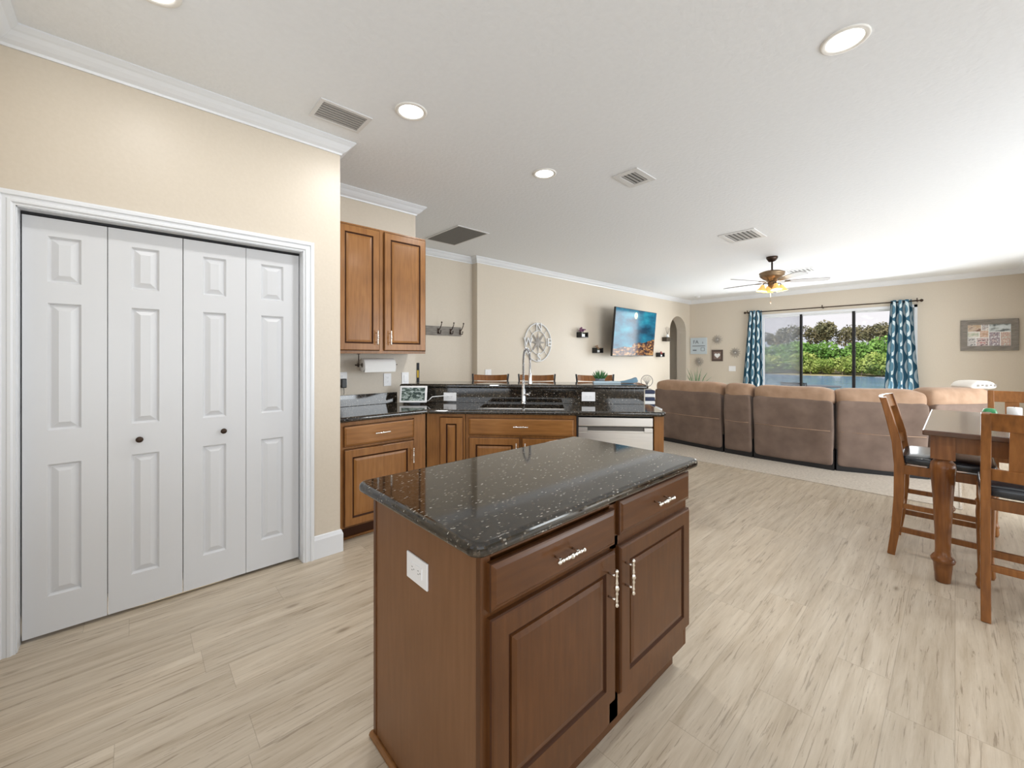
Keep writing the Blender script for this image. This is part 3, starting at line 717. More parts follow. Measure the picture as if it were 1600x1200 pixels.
# peninsula (turned 48 degrees); local x runs along its front, +y to the back
TH = math.radians(-48); PA = Vector((1.80, 2.99, 0))
U = Vector((math.cos(TH), math.sin(TH), 0)); V = Vector((-U.y, U.x, 0))
def pen(u, v, z=0): return PA + U*u + V*v + Vector((0, 0, z))
def at(u, v): p = pen(u, v); return (p.x, p.y)
fil = thing('base_cabinet', 'narrow brown base cabinet with one slim door at the inside corner of the peninsula', 'cabinet', pen(0, .04), TH)
MB().box(-.015, .315, .018, .50, .105, .878).build('body', 'cab', fil)
MB().box(-.015, .105, 0, .018, .105, .878).box(.29, .315, 0, .018, .105, .878).box(.105, .29, 0, .018, .855, .878).build('face_frame', 'cab', fil)
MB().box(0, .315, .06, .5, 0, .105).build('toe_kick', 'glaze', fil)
dd = door(fil, .100, .298, .115, .852, 0, 'cab')
sb = thing('base_cabinet', 'wide brown sink base cabinet with a false drawer front and two doors', 'cabinet', pen(.32, .04), TH)
MB().box(0, .915, .018, .50, .105, .70).box(0, .02, .018, .50, .7, .878).box(.895, .915, .018, .5, .7, .878).build('body', 'cab', sb)
MB().box(0, .03, 0, .018, .105, .878).box(.89, .915, 0, .018, .105, .878).box(.43, .49, 0, .018, .105, .70).box(.03, .89, 0, .018, .84, .878).box(.03, .89, 0, .018, .68, .715).box(.03, .89, 0, .018, .715, .84).build('face_frame', 'cab', sb)
MB().box(0, .915, .06, .5, 0, .105).build('toe_kick', 'glaze', sb)
drawer(sb, .027, .896, .708, .848, 0, 'cabx'); door(sb, .027, .452, .115, .688, 0, 'cab', .425, .59); door(sb, .470, .896, .115, .688, 0, 'cab', .497, .59)
ep = tag(MB().box(0, .075, 0, .495, .0, .878).build('end_panel', 'cab', None, pen(1.852, .035), (0, 0, TH), bevel=.002), 'brown wooden end panel of the peninsula right of the dishwasher', 'cabinet panel')
# dishwasher
dw = thing('dishwasher', 'stainless steel dishwasher with a pocket handle under the peninsula counter', 'dishwasher', pen(1.247, .03), TH)
MB().box(.004, .594, .03, .52, .02, .865).build('body', 'steeldark', dw)
MB().box(.004, .594, 0, .03, .105, .745).box(.004, .075, 0, .03, .745, .785).box(.525, .594, 0, .03, .745, .785).box(.075, .525, .018, .03, .745, .785).build('front_panel', 'steel', dw, bevel=.003)
MB().box(.004, .594, -.002, .03, .795, .866).build('control_panel', 'steel', dw, bevel=.004)
MB().box(.075, .525, -.004, .004, .745, .760).build('handle', 'steel', dw, bevel=.002)
MB().box(.078, .522, .010, .018, .760, .784).build('handle_recess', 'steeldark', dw)
MB().box(.01, .59, .04, .06, 0, .10).build('toe_kick', 'black', dw)
MB().box(-.010, .004, .0, .05, .02, .875).build('side_gap', 'black', dw)

# knee wall of the raised bar
kb = MB(); kb.box(-.30, 1.90, .56, .70, 0, 1.056)
o = kb.build('wall_bar', 'wall', None, PA, (0, 0, TH)); struct(o)
# granite backsplash on the knee wall and on the cabinet wall
bs = tag(MB().box(-.40, 1.885, .538, .558, .918, 1.056).build('granite_backsplash', 'granite', None, PA, (0, 0, TH), bevel=.001), 'tall black granite backsplash between the sink counter and the raised bar', 'backsplash')
bs2 = tag(MB().box(1.064, 1.86, 3.636, 3.658, .918, 1.018).build('granite_backsplash', 'granite', bevel=.002), 'low black granite backsplash along the wall under the upper cabinet', 'backsplash')
# lower counter, L with the turned peninsula
def on_y(v, y):   # point of the line v=const (peninsula frame) at world y
    u = (y - PA.y - V.y*v)/U.y; return at(u, v)
cpts = [(1.064, 2.99), (1.80, 2.99), at(1.945, 0), at(1.945, .558)]
p = on_y(.558, 3.658); cpts += [p, (1.064, 3.658)]
ct = slab('kitchen_countertop', cpts, .880, .917, 'granite', rad=.05, corners=[at(1.945, 0)])
tag(ct, 'polished black granite countertop running from the corner along the peninsula with the sink', 'countertop')
# cut the sink opening
cut = MB().box(.41, 1.14, .095, .455, .8, 1.0)
co = cut.build('cutter', 'granite', None, PA, (0, 0, TH))
b_ = co.modifiers.new('b', 'BEVEL'); b_.width = .08; b_.segments = 5; b_.limit_method = 'ANGLE'
b_.affect = 'EDGES'
bpy.context.view_layer.update()
md = ct.modifiers.new('cut', 'BOOLEAN'); md.operation = 'DIFFERENCE'; md.object = co; md.solver = 'EXACT'
co.modifiers.remove(b_)
dg = bpy.context.evaluated_depsgraph_get(); me = bpy.data.meshes.new_from_object(ct.evaluated_get(dg))
ct.modifiers.clear(); ct.data = me; bpy.data.objects.remove(co)
# raised bar top
wallp = on_y(.522, 3.663)
bar_pts = [wallp, at(1.905, .522), at(1.93, .56), at(1.93, .96), at(1.905, .985)]
q = (2.075 - PA.x - V.x*.985)/U.x
bar_pts += [at(q, .985), (2.075, 3.664)]
if at(q, .985)[1] < 3.67: bar_pts = bar_pts[:-1]
bar = slab('bar_countertop', bar_pts, 1.058, 1.095, 'granite', rad=None, bev=.014)
tag(bar, 'raised black granite breakfast bar top behind the sink', 'countertop')

# sink + faucet
sk = thing('kitchen_sink', 'stainless double bowl undermount sink set in the black counter', 'sink', pen(.775, .275, .879), TH)
def bowl(x0, x1, y0, y1, depth):
    b = MB(); t = .0
    loops = [(0, 0), (.004, -.02), (.012, -depth+.03), (.035, -depth)]
    last = None
    for ins, z in loops:
        lp = [b.bm.verts.new(p) for p in ((x0+ins, y0+ins, z), (x1-ins, y0+ins, z), (x1-ins, y1-ins, z), (x0+ins, y1-ins, z))]
        if last:
            for i in range(4): b.bm.faces.new([last[i], lp[i], lp[(i+1) % 4], last[(i+1) % 4]])
        last = lp
    b.bm.faces.new(last[::-1])
    return b
bowl(-.368, -.010, -.182, .182, .19).build('basin', 'steel', sk, normals=False)
bowl(.010, .368, -.182, .182, .19).build('basin', 'steel', sk, normals=False)
MB().box(-.39, -.368, -.2, .2, -.006, .0).box(.368, .39, -.2, .2, -.006, 0).box(-.01, .01, -.182, .182, -.03, .0).box(-.368, .368, -.2, -.182, -.006, 0).box(-.368, .368, .182, .2, -.006, 0).build('rim', 'steel', sk)
fc = thing('faucet', 'tall chrome spring pull-down faucet behind the sink', 'faucet', pen(.772, .495, .917), TH)
MB().lathe([(.028, 0), (.028, .006), (.022, .012), (.019, .03), (.019, .13), (.014, .14), (.013, .22)], seg=18).build('body', 'chrome', fc)
arcp = []
for k in range(25):
    a = PI*k/24; arcp.append((.035-.035*math.cos(a), -.075+.075*math.cos(a), .40+.115*math.sin(a)))
pts = [(0, 0, .20), (0, 0, .30)] + arcp + [(.07, -.15, .34), (.07, -.15, .29)]
MB().tube(pts, .006, 8).build('hose', 'blackm', fc)
# spring coil around the hose
def coil(path, r, turns_per_m, wire):
    P_ = [Vector(p) for p in path]; out = []; acc = 0
    for a, c in zip(P_, P_[1:]):
        d = c-a; ln = d.length; n = max(2, int(ln*turns_per_m*8)); dn = d.normalized()
        s = dn.cross(Vector((0.7, .7, 0.1))).normalized(); t2 = dn.cross(s)
        for i in range(n):
            ph = acc*turns_per_m*2*PI; out.append(a + d*i/n + s*r*math.cos(ph) + t2*r*math.sin(ph)); acc += ln/n
    return out
cp = coil(pts, .011, 110, .002)
MB().tube(cp, .0022, 5).build('spring', 'chrome', fc)
MB().lathe([(.010, 0), (.014, -.01), (.014, -.07), (.018, -.10), (.019, -.115), (.01, -.118)], (.07, -.15, .30), seg=16).build('spray_head', 'chrome', fc)
MB().tube([(0, 0, .20), (.035, -.07, .205), (.07, -.15, .21)], .005, 8).lathe([(.02, -.01), (.02, .01)], (.07, -.15, .21), seg=14, cap=False).build('holder_arm', 'chrome', fc)
MB().tube([(.015, -.01, .085), (.055, -.03, .09)], .012, 12).tube([(.05, -.03, .09), (.065, -.055, .105)], .006, 8).build('lever', 'chrome', fc)

# upper cabinet
uc = thing('wall_cabinet', 'brown two-door upper cabinet hung on the wall above the smart display', 'cabinet', (1.066, 3.34, 1.385))
MB().box(0, .925, .018, .316, 0, 1.06).build('body', 'cab', uc)
MB().box(0, .13, 0, .018, 0, 1.06).box(.48, .51, 0, .018, 0, 1.06).box(.912, .925, 0, .018, 0, 1.06).box(.13, .48, 0, .018, 0, .04).box(.51, .912, 0, .018, 0, .04).box(.13, .48, 0, .018, 1.03, 1.06).box(.51, .912, 0, .018, 1.03, 1.06).build('face_frame', 'cab', uc)
door(uc, .120, .474, .024, 1.044, 0, 'cab', .442, .135); door(uc, .514, .920, .024, 1.044, 0, 'cab', .562, .135)
# paper towel
pt = thing('paper_towel_holder', 'metal paper towel holder hung under the upper cabinet', 'towel holder', (1.43, 3.50, 1.385))
MB().box(-.01, .01, -.012, .012, -.006, -.001).tube([(0, 0, 0), (0, 0, -.095), (.03, 0, -.10), (.36, 0, -.10)], .004, 8).lathe([(.018, 0), (.018, .006)], (-.006, 0, -.10), 'x', 14).tube([(-.03, 0, -.10), (0, 0, -.10)], .007, 8).build('rod', 'bronze', pt)
pr = thing('paper_towel_roll', 'white paper towel roll hanging under the upper cabinet', 'paper towel', (1.46, 3.50, 1.285))
MB().lathe([(.021, 0), (.056, 0), (.058, .004), (.058, .286), (.056, .29), (.021, .29)], axis='x', seg=30).build('roll', 'paper', pr)
MB().bar([(.145, -.058, .0), (.145, -.0605, -.03), (.145, -.05, -.062)], .285, .002, side=(1, 0, 0)).build('loose_sheet', 'paper', pr)
MB().lathe([(.0195, -.001), (.0208, -.001), (.0208, .292), (.0195, .292)], axis='x', seg=20).build('cardboard_core', 'greywood', pr)
# outlets under the cabinet
outlet('wall_outlet', 'white outlet plate with a black charger plugged in beside the closet corner', (1.345, 3.659, 1.165), 0, .09, .115, False)
ch = thing('phone_charger', 'black plug-in charger in the outlet next to the closet corner', 'charger', (1.352, 3.650, 1.125))
MB().box(-.022, .022, -.035, 0, -.04, .04).build('charger_body', 'black', ch, bevel=.006)
MB().tube([(0, -.018, -.04), (.005, -.015, -.075), (.004, -.01, -.10)], .002, 6).build('cable', 'black', ch)
outlet('wall_outlet', 'white outlet plate under the right end of the paper towel roll', (1.77, 3.659, 1.14), 0, .075, .12, False)
outlet('light_switch', 'white rocker switch plate just left of the wall corner under the upper cabinet', (1.955, 3.659, 1.145), 0, .075, .12, False, 'switch')
lv = thing('lighter', 'black upright packaged lighter with a yellow label standing on the bar end', 'lighter', (2.115, 3.69, 1.096), math.radians(-40))
MB().box(-.014, .014, -.008, .008, 0, .20).build('case', 'black', lv, bevel=.003)
MB().box(-.007, .009, -.0095, -.008, .05, .125).build('label_strip', 'yellow', lv)
# smart display with cord
sd = thing('smart_display', 'white framed smart display tilted back on the counter corner', 'smart display', (1.905, 3.415, .917), math.radians(-42))
tb = Matrix.Translation((0, 0, .014)) @ Matrix.Rotation(math.radians(-14), 4, 'X')
MB().box(-.127, .127, -.006, .006, .0, .158, mat=tb).build('bezel', 'plastic', sd, bevel=.006)
MB().box(-.108, .108, -.0072, -.006, .018, .140, mat=tb).build('display_screen', 'hub', sd)
MB().lathe([(.050, 0), (.048, .03), (.034, .07)], (0, .072, 0), seg=20).build('stand', 'pot', sd)
outlet('wall_outlet', 'white horizontal outlet on the granite backsplash behind the smart display cord', pen(.062, .537, .972), TH, .125, .08)
outlet('wall_outlet', 'white horizontal outlet on the granite backsplash right of the faucet', pen(1.378, .537, .985), TH, .125, .085)
cd_pts = [Vector((2.02, 3.37, .94)), Vector((2.02, 3.33, .95)), Vector((2.04, 3.30, .985)), pen(.02, .50, .985), pen(.05, .525, .98)]
tag(MB().tube(cd_pts, .004, 8).build('power_cord', 'cord'), 'white power cord curving from the smart display to the backsplash outlet', 'cord')

# things on the bar
sc = thing('potted_succulent', 'small green spiky succulent in a grey pot on the bar', 'plant', (3.33, 2.16, 1.096))
MB().lathe([(.034, 0), (.045, .008), (.05, .035), (.046, .04), (.04, .034)], seg=20).build('pot', 'pot', sc)
b = MB()
for k in range(26):
    a = k*2.4; rr = .01+.028*(k/26); tlt = .15+.75*(k/26); ln = .085-.02*(k/26)
    d = Vector((math.cos(a)*math.sin(tlt), math.sin(a)*math.sin(tlt), math.cos(tlt)))
    p0 = Vector((math.cos(a)*rr, math.sin(a)*rr, .032)); b.tube([p0, p0+d*ln*.4, p0+d*ln*.8+Vector((0, 0, .004)), p0+d*ln*1.05+Vector((0, 0, .008))], [.006, .008, .0045, .0008], 5)
b.build('leaves', 'leaf', sc)
tr = thing('serving_tray', 'pale blue rectangular tray with papers near the end of the bar', 'tray', (3.36, 2.04, 1.096), TH)
MB().box(-.13, .13, -.06, .06, 0, .006).box(-.13, .13, -.06, -.054, .006, .016).box(-.13, .13, .054, .06, .006, .016).box(-.13, -.124, -.054, .054, .006, .016).box(.124, .13, -.054, .054, .006, .016).build('tray_base', newmat('pale_blue', (.42, .53, .6), .35), tr)
bk = thing('folded_cloth', 'dusty blue folded cloth pouch lying on the bar end', 'cloth', (3.49, 2.02, 1.096), TH)
b = MB(); b.bar([(-.09, 0, .012), (-.04, 0, .013), (.03, 0, .022), (.075, 0, .038)], [.06, .09, .09, .07], [.012, .02, .04, .045], side=(0, 1, 0)); b.build('pouch', 'blue', bk, bevel=.006)
sc.location = (3.30, 2.18, 1.096); tr.location = pen(1.58, .80, 1.096); bk.location = pen(1.80, .80, 1.096)
sc.location = pen(1.53, .915, 1.096)

# bar stools --------------------------------------------------------
def make_stool():
    t = thing('bar_stool', '', 'bar stool', (0, 0, 0), 0)
    b = MB().prism([(-.20, -.19), (.20, -.19), (.19, .19), (-.19, .19)], .70, .735); b.build('seat', 'chair', t, bevel=.01)
    for sx in (-1, 1):
        MB().bar([(sx*.20, -.19, 0), (sx*.185, -.165, .70)], .035, .035).build('leg', 'blackm', t)
        MB().bar([(sx*.19, .215, 0), (sx*.185, .175, .45), (sx*.185, .18, .72), (sx*.195, .235, 1.0), (sx*.210, .275, 1.155)], .018, [.035, .035, .035, .03, .025]).build('leg', 'blackm', t)
        MB().bar([(sx*.192, -.18, .25), (sx*.192, .195, .25)], .02, .03).build('stretcher', 'blackm', t)
    for z0, z1, yy in ((1.085, 1.15, .255), (.985, 1.045, .23), (.88, .94, .205)):
        b = MB(); n = 10
        for k in range(n):
            xa = -.195+.39*k/n; xb = -.195+.39*(k+1)/n
            ya = yy+.045*(1-(2*k/n-1)**2); yb = yy+.045*(1-(2*(k+1)/n-1)**2); lean = (z1-z0)*.18
            sag = lambda x: -.010*(1-(x/.195)**2)
            vs = [b.bm.verts.new(p) for p in ((xa, ya, z0+sag(xa)), (xb, yb, z0+sag(xb)), (xb, yb+lean, z1+sag(xb)), (xa, ya+lean, z1+sag(xa)), (xa, ya+.018, z0+sag(xa)), (xb, yb+.018, z0+sag(xb)), (xb, yb+lean+.018, z1+sag(xb)), (xa, ya+lean+.018, z1+sag(xa)))]
            for f in ((0, 1, 2, 3), (5, 4, 7, 6), (3, 2, 6, 7), (4, 5, 1, 0)) + (((0, 3, 7, 4),) if k == 0 else ()) + (((1, 5, 6, 2),) if k == n-1 else ()): b.bm.faces.new([vs[i] for i in f])
        bmesh.ops.remove_doubles(b.bm, verts=b.bm.verts, dist=.0005)
        b.build('back_rail', 'chair', t)
    MB().bar([(-.19, -.18, .32), (.19, -.18, .32)], .03, .02, side=(0, 0, 1)).build('foot_rest', 'blackm', t)
    return t
st = make_stool()
for i, (u, lb) in enumerate([(.33, 'bar stool with a curved orange-brown back rail, left of the faucet, nearest the hooks'),
                             (.87, 'bar stool with a curved orange-brown back rail directly behind the faucet'),
                             (1.53, 'bar stool with a curved orange-brown back rail left of the succulent plant')]):
    s_ = st if i == 0 else copy_tree(st)
    s_.location = pen(u, 1.13); s_.rotation_euler = (0, 0, TH); s_['label'] = lb; s_['group'] = 'bar stools behind the raised bar'

# ------------------------------------------------------------------ wall decor
# coat hooks
hk = thing('coat_hook_rail', 'grey wooden rail with three dark double coat hooks on the nook wall', 'coat hooks', (3.27, 4.988, 1.73))
MB().box(-.30, .30, -.02, 0, -.07, .06).build('board', 'greywood', hk, bevel=.003)
for x in (-.10, .105, .275):
    MB().box(x-.012, x+.012, -.026, -.02, -.05, .03).tube([(x, -.025, .0), (x, -.06, .02), (x+.008, -.09, .075), (x+.01, -.095, .10)], .006, 8).lathe([(.0, -.01), (.010, -.006), (.012, 0), (.009, .008), (.0, .012)], (x+.01, -.095, .11), seg=10).tube([(x, -.025, -.02), (x, -.05, -.045), (x, -.08, -.045), (x, -.088, -.015)], .006, 8).lathe([(0, -.008), (.009, -.004), (.009, .004), (0, .008)], (x, -.088, -.01), seg=10).build('hook', 'bronze', hk)
# compass
cpz = thing('compass_wall_art', 'round whitewashed metal compass rose hanging on the wall above the bar', 'wall art', (5.10, 4.868, 1.60))
def ring(R, r, seg=48): return [(R*math.cos(2*PI*k/seg), -.015, R*math.sin(2*PI*k/seg)) for k in range(seg)]
MB().tube(ring(.325, 0), .011, 8, closed=True).tube(ring(.20, 0), .007, 8, closed=True).build('ring', 'artwhite', cpz)
b = MB()
for k in range(8):
    a = PI/4*k; ln = .30 if k % 2 else .20; wd = .062
    tip = Vector((math.sin(a)*ln, -.012, math.cos(a)*ln)); l1 = Vector((math.sin(a+PI/8)*wd, -.012, math.cos(a+PI/8)*wd)); l2 = Vector((math.sin(a-PI/8)*wd, -.012, math.cos(a-PI/8)*wd)); c = Vector((0, -.03, 0)); bk_ = Vector((0, -.008, 0))
    for tri in ((tip, l1, c), (tip, c, l2), (tip, bk_, l1), (tip, l2, bk_)): b.bm.faces.new([b.bm.verts.new(q) for q in tri])
b.build('star', 'artmetal', cpz, normals=False)
b = MB()
for k in range(8):
    a = PI/4*k; b.tube([(math.sin(a)*.20, -.015, math.cos(a)*.20), (math.sin(a)*.325, -.015, math.cos(a)*.325)], .005, 6)
b.build('spokes', 'artwhite', cpz)
for ch_, x, z in (('N', 0, .26), ('S', 0, -.26), ('E', .26, 0), ('W', -.26, 0)):
    text_mesh(ch_, .20, .010, 'artwhite', 'letter', cpz, (x, -.026, z), (PI/2, 0, 0))
outlet('light_switch', 'white double switch plate on the wall left of the compass rose', (4.0, 4.869, 1.10), 0, .12, .12, False, 'switch')

def cube_shelf(loc, label, kind):
    t = thing('wall_shelf', label, 'shelf', loc)
    MB().box(-.105, .105, -.12, 0, -.012, .0).box(-.105, -.095, -.12, 0, 0, .09).box(.095, .105, -.12, 0, 0, .09).build('shelf_box', 'black', t, bevel=.002)
    MB().box(-.07, .07, -.12, -.04, .001, .045).build('white_block', 'artwhite', t) if kind == 'car' else None
    return t
cube_shelf((6.27, 4.869, 1.73), 'small black wall shelf with a purple flower, right of the compass rose', 'x')
cube_shelf((6.76, 4.869, 1.44), 'small black wall shelf with a tan plant, between the flower shelf and the television', 'x')
cube_shelf((9.30, 4.869, 1.36), 'small black wall shelf with a red flower beside the lower right corner of the television', 'x')
def ledge(loc, label):
    t = thing('wall_shelf', label, 'shelf', loc)
    MB().box(-.12, .12, -.12, 0, -.05, .05).build('shelf_box', newmat('dark_wood_ledge', (.05, .035, .02), .5), t, bevel=.003); return t
ledge((9.62, 4.869, 1.78), 'small dark wooden wall shelf between the television and the arch')
def flower(loc, label, mat, s=1.0):
    t = thing('flower_arrangement', label, 'flowers', loc)
    MB().box(-.05*s, .05*s, -.03, .03, 0, .05*s).build('vase', 'artwhite', t, bevel=.006)
    b = MB(); rnd = random.Random(hash(label) % 1000 if False else len(label))
    for k in range(22):
        p = Vector((rnd.gauss(0, .035*s), rnd.gauss(0, .02*s), .07*s+abs(rnd.gauss(0, .045*s))))
        b.lathe([(.001, -.012), (.014*s, -.004), (.016*s, .004), (.006, .012)], p, seg=6)
    b.build('blooms', mat, t)
    b = MB()
    for k in range(10):
        a = rnd.random()*6.28; b.tube([(0, 0, .03), (math.cos(a)*.03, math.sin(a)*.02, .07), (math.cos(a)*.06*s, math.sin(a)*.03, .09*s)], [.003, .006, .001], 4)
    b.build('leaves', 'leaf', t)
    return t
M['purple'] = newmat('purple_bloom', (.22, .08, .17), .7); M['red'] = newmat('red_bloom', (.35, .05, .05), .7); M['beigeb'] = newmat('tan_bloom', (.38, .24, .14), .7)
flower((6.24, 4.80, 1.731), 'purple flowers in a white pot on the shelf right of the compass', 'purple', 1.15)
flower((6.73, 4.80, 1.441), 'tan flowers in a white pot on the shelf left of the television', 'beigeb', .9)
flower((9.28, 4.80, 1.361), 'red flowers in a white pot on the shelf under the television edge', 'red', .8)
df = thing('reed_diffuser', 'small glass reed diffuser with thin sticks on the shelf by the arch', 'diffuser', (9.64, 4.80, 1.831))
MB().lathe([(.03, 0), (.032, .04), (.014, .06), (.014, .08)], seg=14).build('bottle', 'glassobj', df)
b = MB()
for a in (-.45, -.2, .1, .35, .5): b.tube([(0, 0, .02), (math.sin(a)*.25, .01*a, .02+math.cos(a)*.24)], .003, 5)
b.build('reeds', 'bronze', df)

# television
tv = thing('television', 'large flat television showing a blue reef, tilted out on a wall bracket', 'television', (7.75, 4.57, 1.85), math.radians(2))
tm = Matrix.Rotation(math.radians(5), 4, 'X')
MB().box(-.86, .86, -.02, .02, -.485, .485, mat=tm).build('case', 'black', tv, bevel=.006)
MB().box(-.848, .848, -.0215, -.0205, -.465, .475, mat=tm).build('display_screen', 'tv', tv)
MB().box(-.3, .3, .02, .05, -.2, .2, mat=tm).box(-.06, .06, .05, .26, -.05, .05).box(-.2, .2, .25, .27, -.15, .15).build('wall_bracket', 'blackm', tv)

# items behind the bar end: small cabinet with stack and tree ornament
cs = thing('side_table', 'narrow white side table standing between the bar end and the sofa', 'side table', (4.97, 2.757, 0), TH)
MB().box(-.16, .16, -.14, .14, .66, .69).build('top', 'artwhite', cs, bevel=.004)
for sx in (-1, 1):
    for sy in (-1, 1): MB().box(sx*.14-.015, sx*.14+.015, sy*.12-.015, sy*.12+.015, 0, .66).build('leg', 'artwhite', cs)
sk2 = thing('folded_towels', 'stack of navy and white folded towels below the wire tree ornament', 'towels', (4.97, 2.757, .691), TH)
for k in range(5):
    MB().box(-.085+.004*(k % 2), .085, -.09, .09, .046*k+.001, .046*(k+1)).build('towel', 'navy' if k % 2 == 0 else 'artwhite', sk2, bevel=.012, seg=3)
to = thing('wire_tree_ornament', 'round silver wire tree of life ornament at the end of the bar', 'ornament', (4.97, 2.757, .923), TH)
b = MB().tube([(.075*math.cos(2*PI*k/30), 0, .115+.075*math.sin(2*PI*k/30)) for k in range(30)], .005, 6, closed=True)
for a in (-1.2, -.8, -.4, 0, .4, .8, 1.2): b.tube([(0, 0, .06), (.02*a, 0, .10), (.06*math.sin(a), 0, .125+.055*math.cos(a))], .0035, 5)
b.tube([(0, 0, .0), (0, 0, .07)], .006, 6).box(-.05, .05, -.03, .03, 0, .012); b.build('wire_ring', 'artmetal', to)

# window wall decor
def wallart(name, label, cat, y, z, x=11.049): return thing(name, label, cat, (x, y, z), -PI/2)
fs = wallart('family_sign', 'square pale blue sign with dark lettering left of the small framed heart', 'sign', 4.63, 1.64)
MB().box(-.215, .215, -.02, 0, -.215, .215).build('board', newmat('pale_board', (.55, .62, .66), .6), fs, bevel=.003)
MB().box(-.16, .17, -.023, -.02, -.012, .006).box(.06, .16, -.023, -.02, -.135, -.125).box(.06, .16, -.023, -.02, -.055, -.045).box(.06, .07, -.023, -.02, -.13, -.05).box(.15, .16, -.023, -.02, -.13, -.05).box(-.15, -.05, -.023, -.02, -.13, -.10).build('marks', 'pot', fs)
text_mesh('FA', .13, .002, 'pot', 'lettering', fs, (-.07, -.022, .10), (PI/2, 0, 0)); text_mesh('s', .09, .002, 'pot', 'lettering', fs, (.11, -.022, .09), (PI/2, 0, 0))
hf = wallart('picture_frame', 'small dark framed picture of a white heart between the sign and the curtain', 'picture', 4.155, 1.385)
MB().box(-.135, .135, -.025, 0, .095, .145).box(-.135, .135, -.025, 0, -.145, -.095).box(-.135, -.09, -.025, 0, -.095, .095).box(.09, .135, -.025, 0, -.095, .095).build('frame', newmat('dark_frame', (.09, .06, .05), .5), hf, bevel=.003)
MB().box(-.09, .09, -.012, 0, -.095, .095).build('backing', newmat('brown_mat', (.25, .18, .15), .7), hf)
b = MB(); hp = []
for k in range(28):
    a = 2*PI*k/28; hp.append((16*math.sin(a)**3*.0045, -.016, (13*math.cos(a)-5*math.cos(2*a)-2*math.cos(3*a)-math.cos(4*a))*.0045))
b.bm.faces.new([b.bm.verts.new(q) for q in hp]); b.build('heart', 'paper', hf)
def starburst(y, z, label):
    t = wallart('starburst_decoration', label, 'wall art', y, z); t['group'] = 'starburst wall decorations'
    b = MB()
    for k in range(26):
        a = 2*PI*k/26; ln = .13 if k % 2 else .10
        b.tube([(0, -.015, 0), (ln*math.cos(a), -.02, ln*math.sin(a))], .0035, 4)
    b.build('rays', 'artmetal', t); MB().lathe([(.001, .0), (.035, .005), (.028, .02), (.001, .03)], axis='y', seg=14).build('centre', 'artmetal', t)
starburst(4.155, 1.79, 'metal starburst wall decoration highest of three, above the framed heart')
starburst(3.73, 1.456, 'metal starburst wall decoration nearest the curtain')
starburst(4.62, 1.22, 'metal starburst wall decoration lowest of three, under the square sign')
outlet('light_switch', 'white double switch plate on the window wall left of the curtain', (11.049, 3.80, 1.055), -PI/2, .16, .13, False, 'switch')
cf = wallart('picture_frame', 'wide grey wooden frame with a collage of family photos right of the glass door', 'picture', -.40, 1.735)
W2, H2 = .335, .275
MB().box(-W2, W2, -.03, 0, H2-.085, H2).box(-W2, W2, -.03, 0, -H2, -H2+.085).box(-W2, -W2+.085, -.03, 0, -H2+.085, H2-.085).box(W2-.085, W2, -.03, 0, -H2+.085, H2-.085).build('frame', 'greywood', cf, bevel=.004)
MB().box(-W2+.085, W2-.085, -.012, 0, -H2+.085, H2-.085).build('backing', 'paper', cf)
cells = [(-.25, -.085, .065, .19, (.5, .35, .22), (.6, .5, .4), (.2, .1, .06)), (-.08, 0, .09, .19, (.6, .6, .6), (.35, .3, .3), (.8, .75, .7)), (.005, .25, .055, .19, (.65, .7, .72), (.5, .55, .55), (.1, .12, .12)),
         (-.25, -.11, -.03, .06, (.4, .45, .35), (.6, .6, .5), (.7, .65, .6)), (-.105, 0, -.04, .085, (.5, .3, .2), (.6, .45, .35), (.7, .5, .4)), (-.25, -.15, -.19, -.035, (.45, .42, .42), (.7, .68, .66), (.2, .2, .2)),
         (-.145, 0, -.19, -.045, (.5, .2, .2), (.7, .65, .62), (.2, .1, .12)), (.005, .13, -.19, .05, (.6, .5, .5), (.2, .15, .2), (.7, .68, .7)), (.135, .25, -.19, .05, (.7, .62, .55), (.5, .3, .25), (.6, .6, .55))]
for i, (a, c, d, e, c1, c2, c3) in enumerate(cells):
    MB().box(a+.003, c-.003, -.0135, -.012, d+.003, e-.003).build('photo', photo_mat(i, c1, c2, c3), cf)

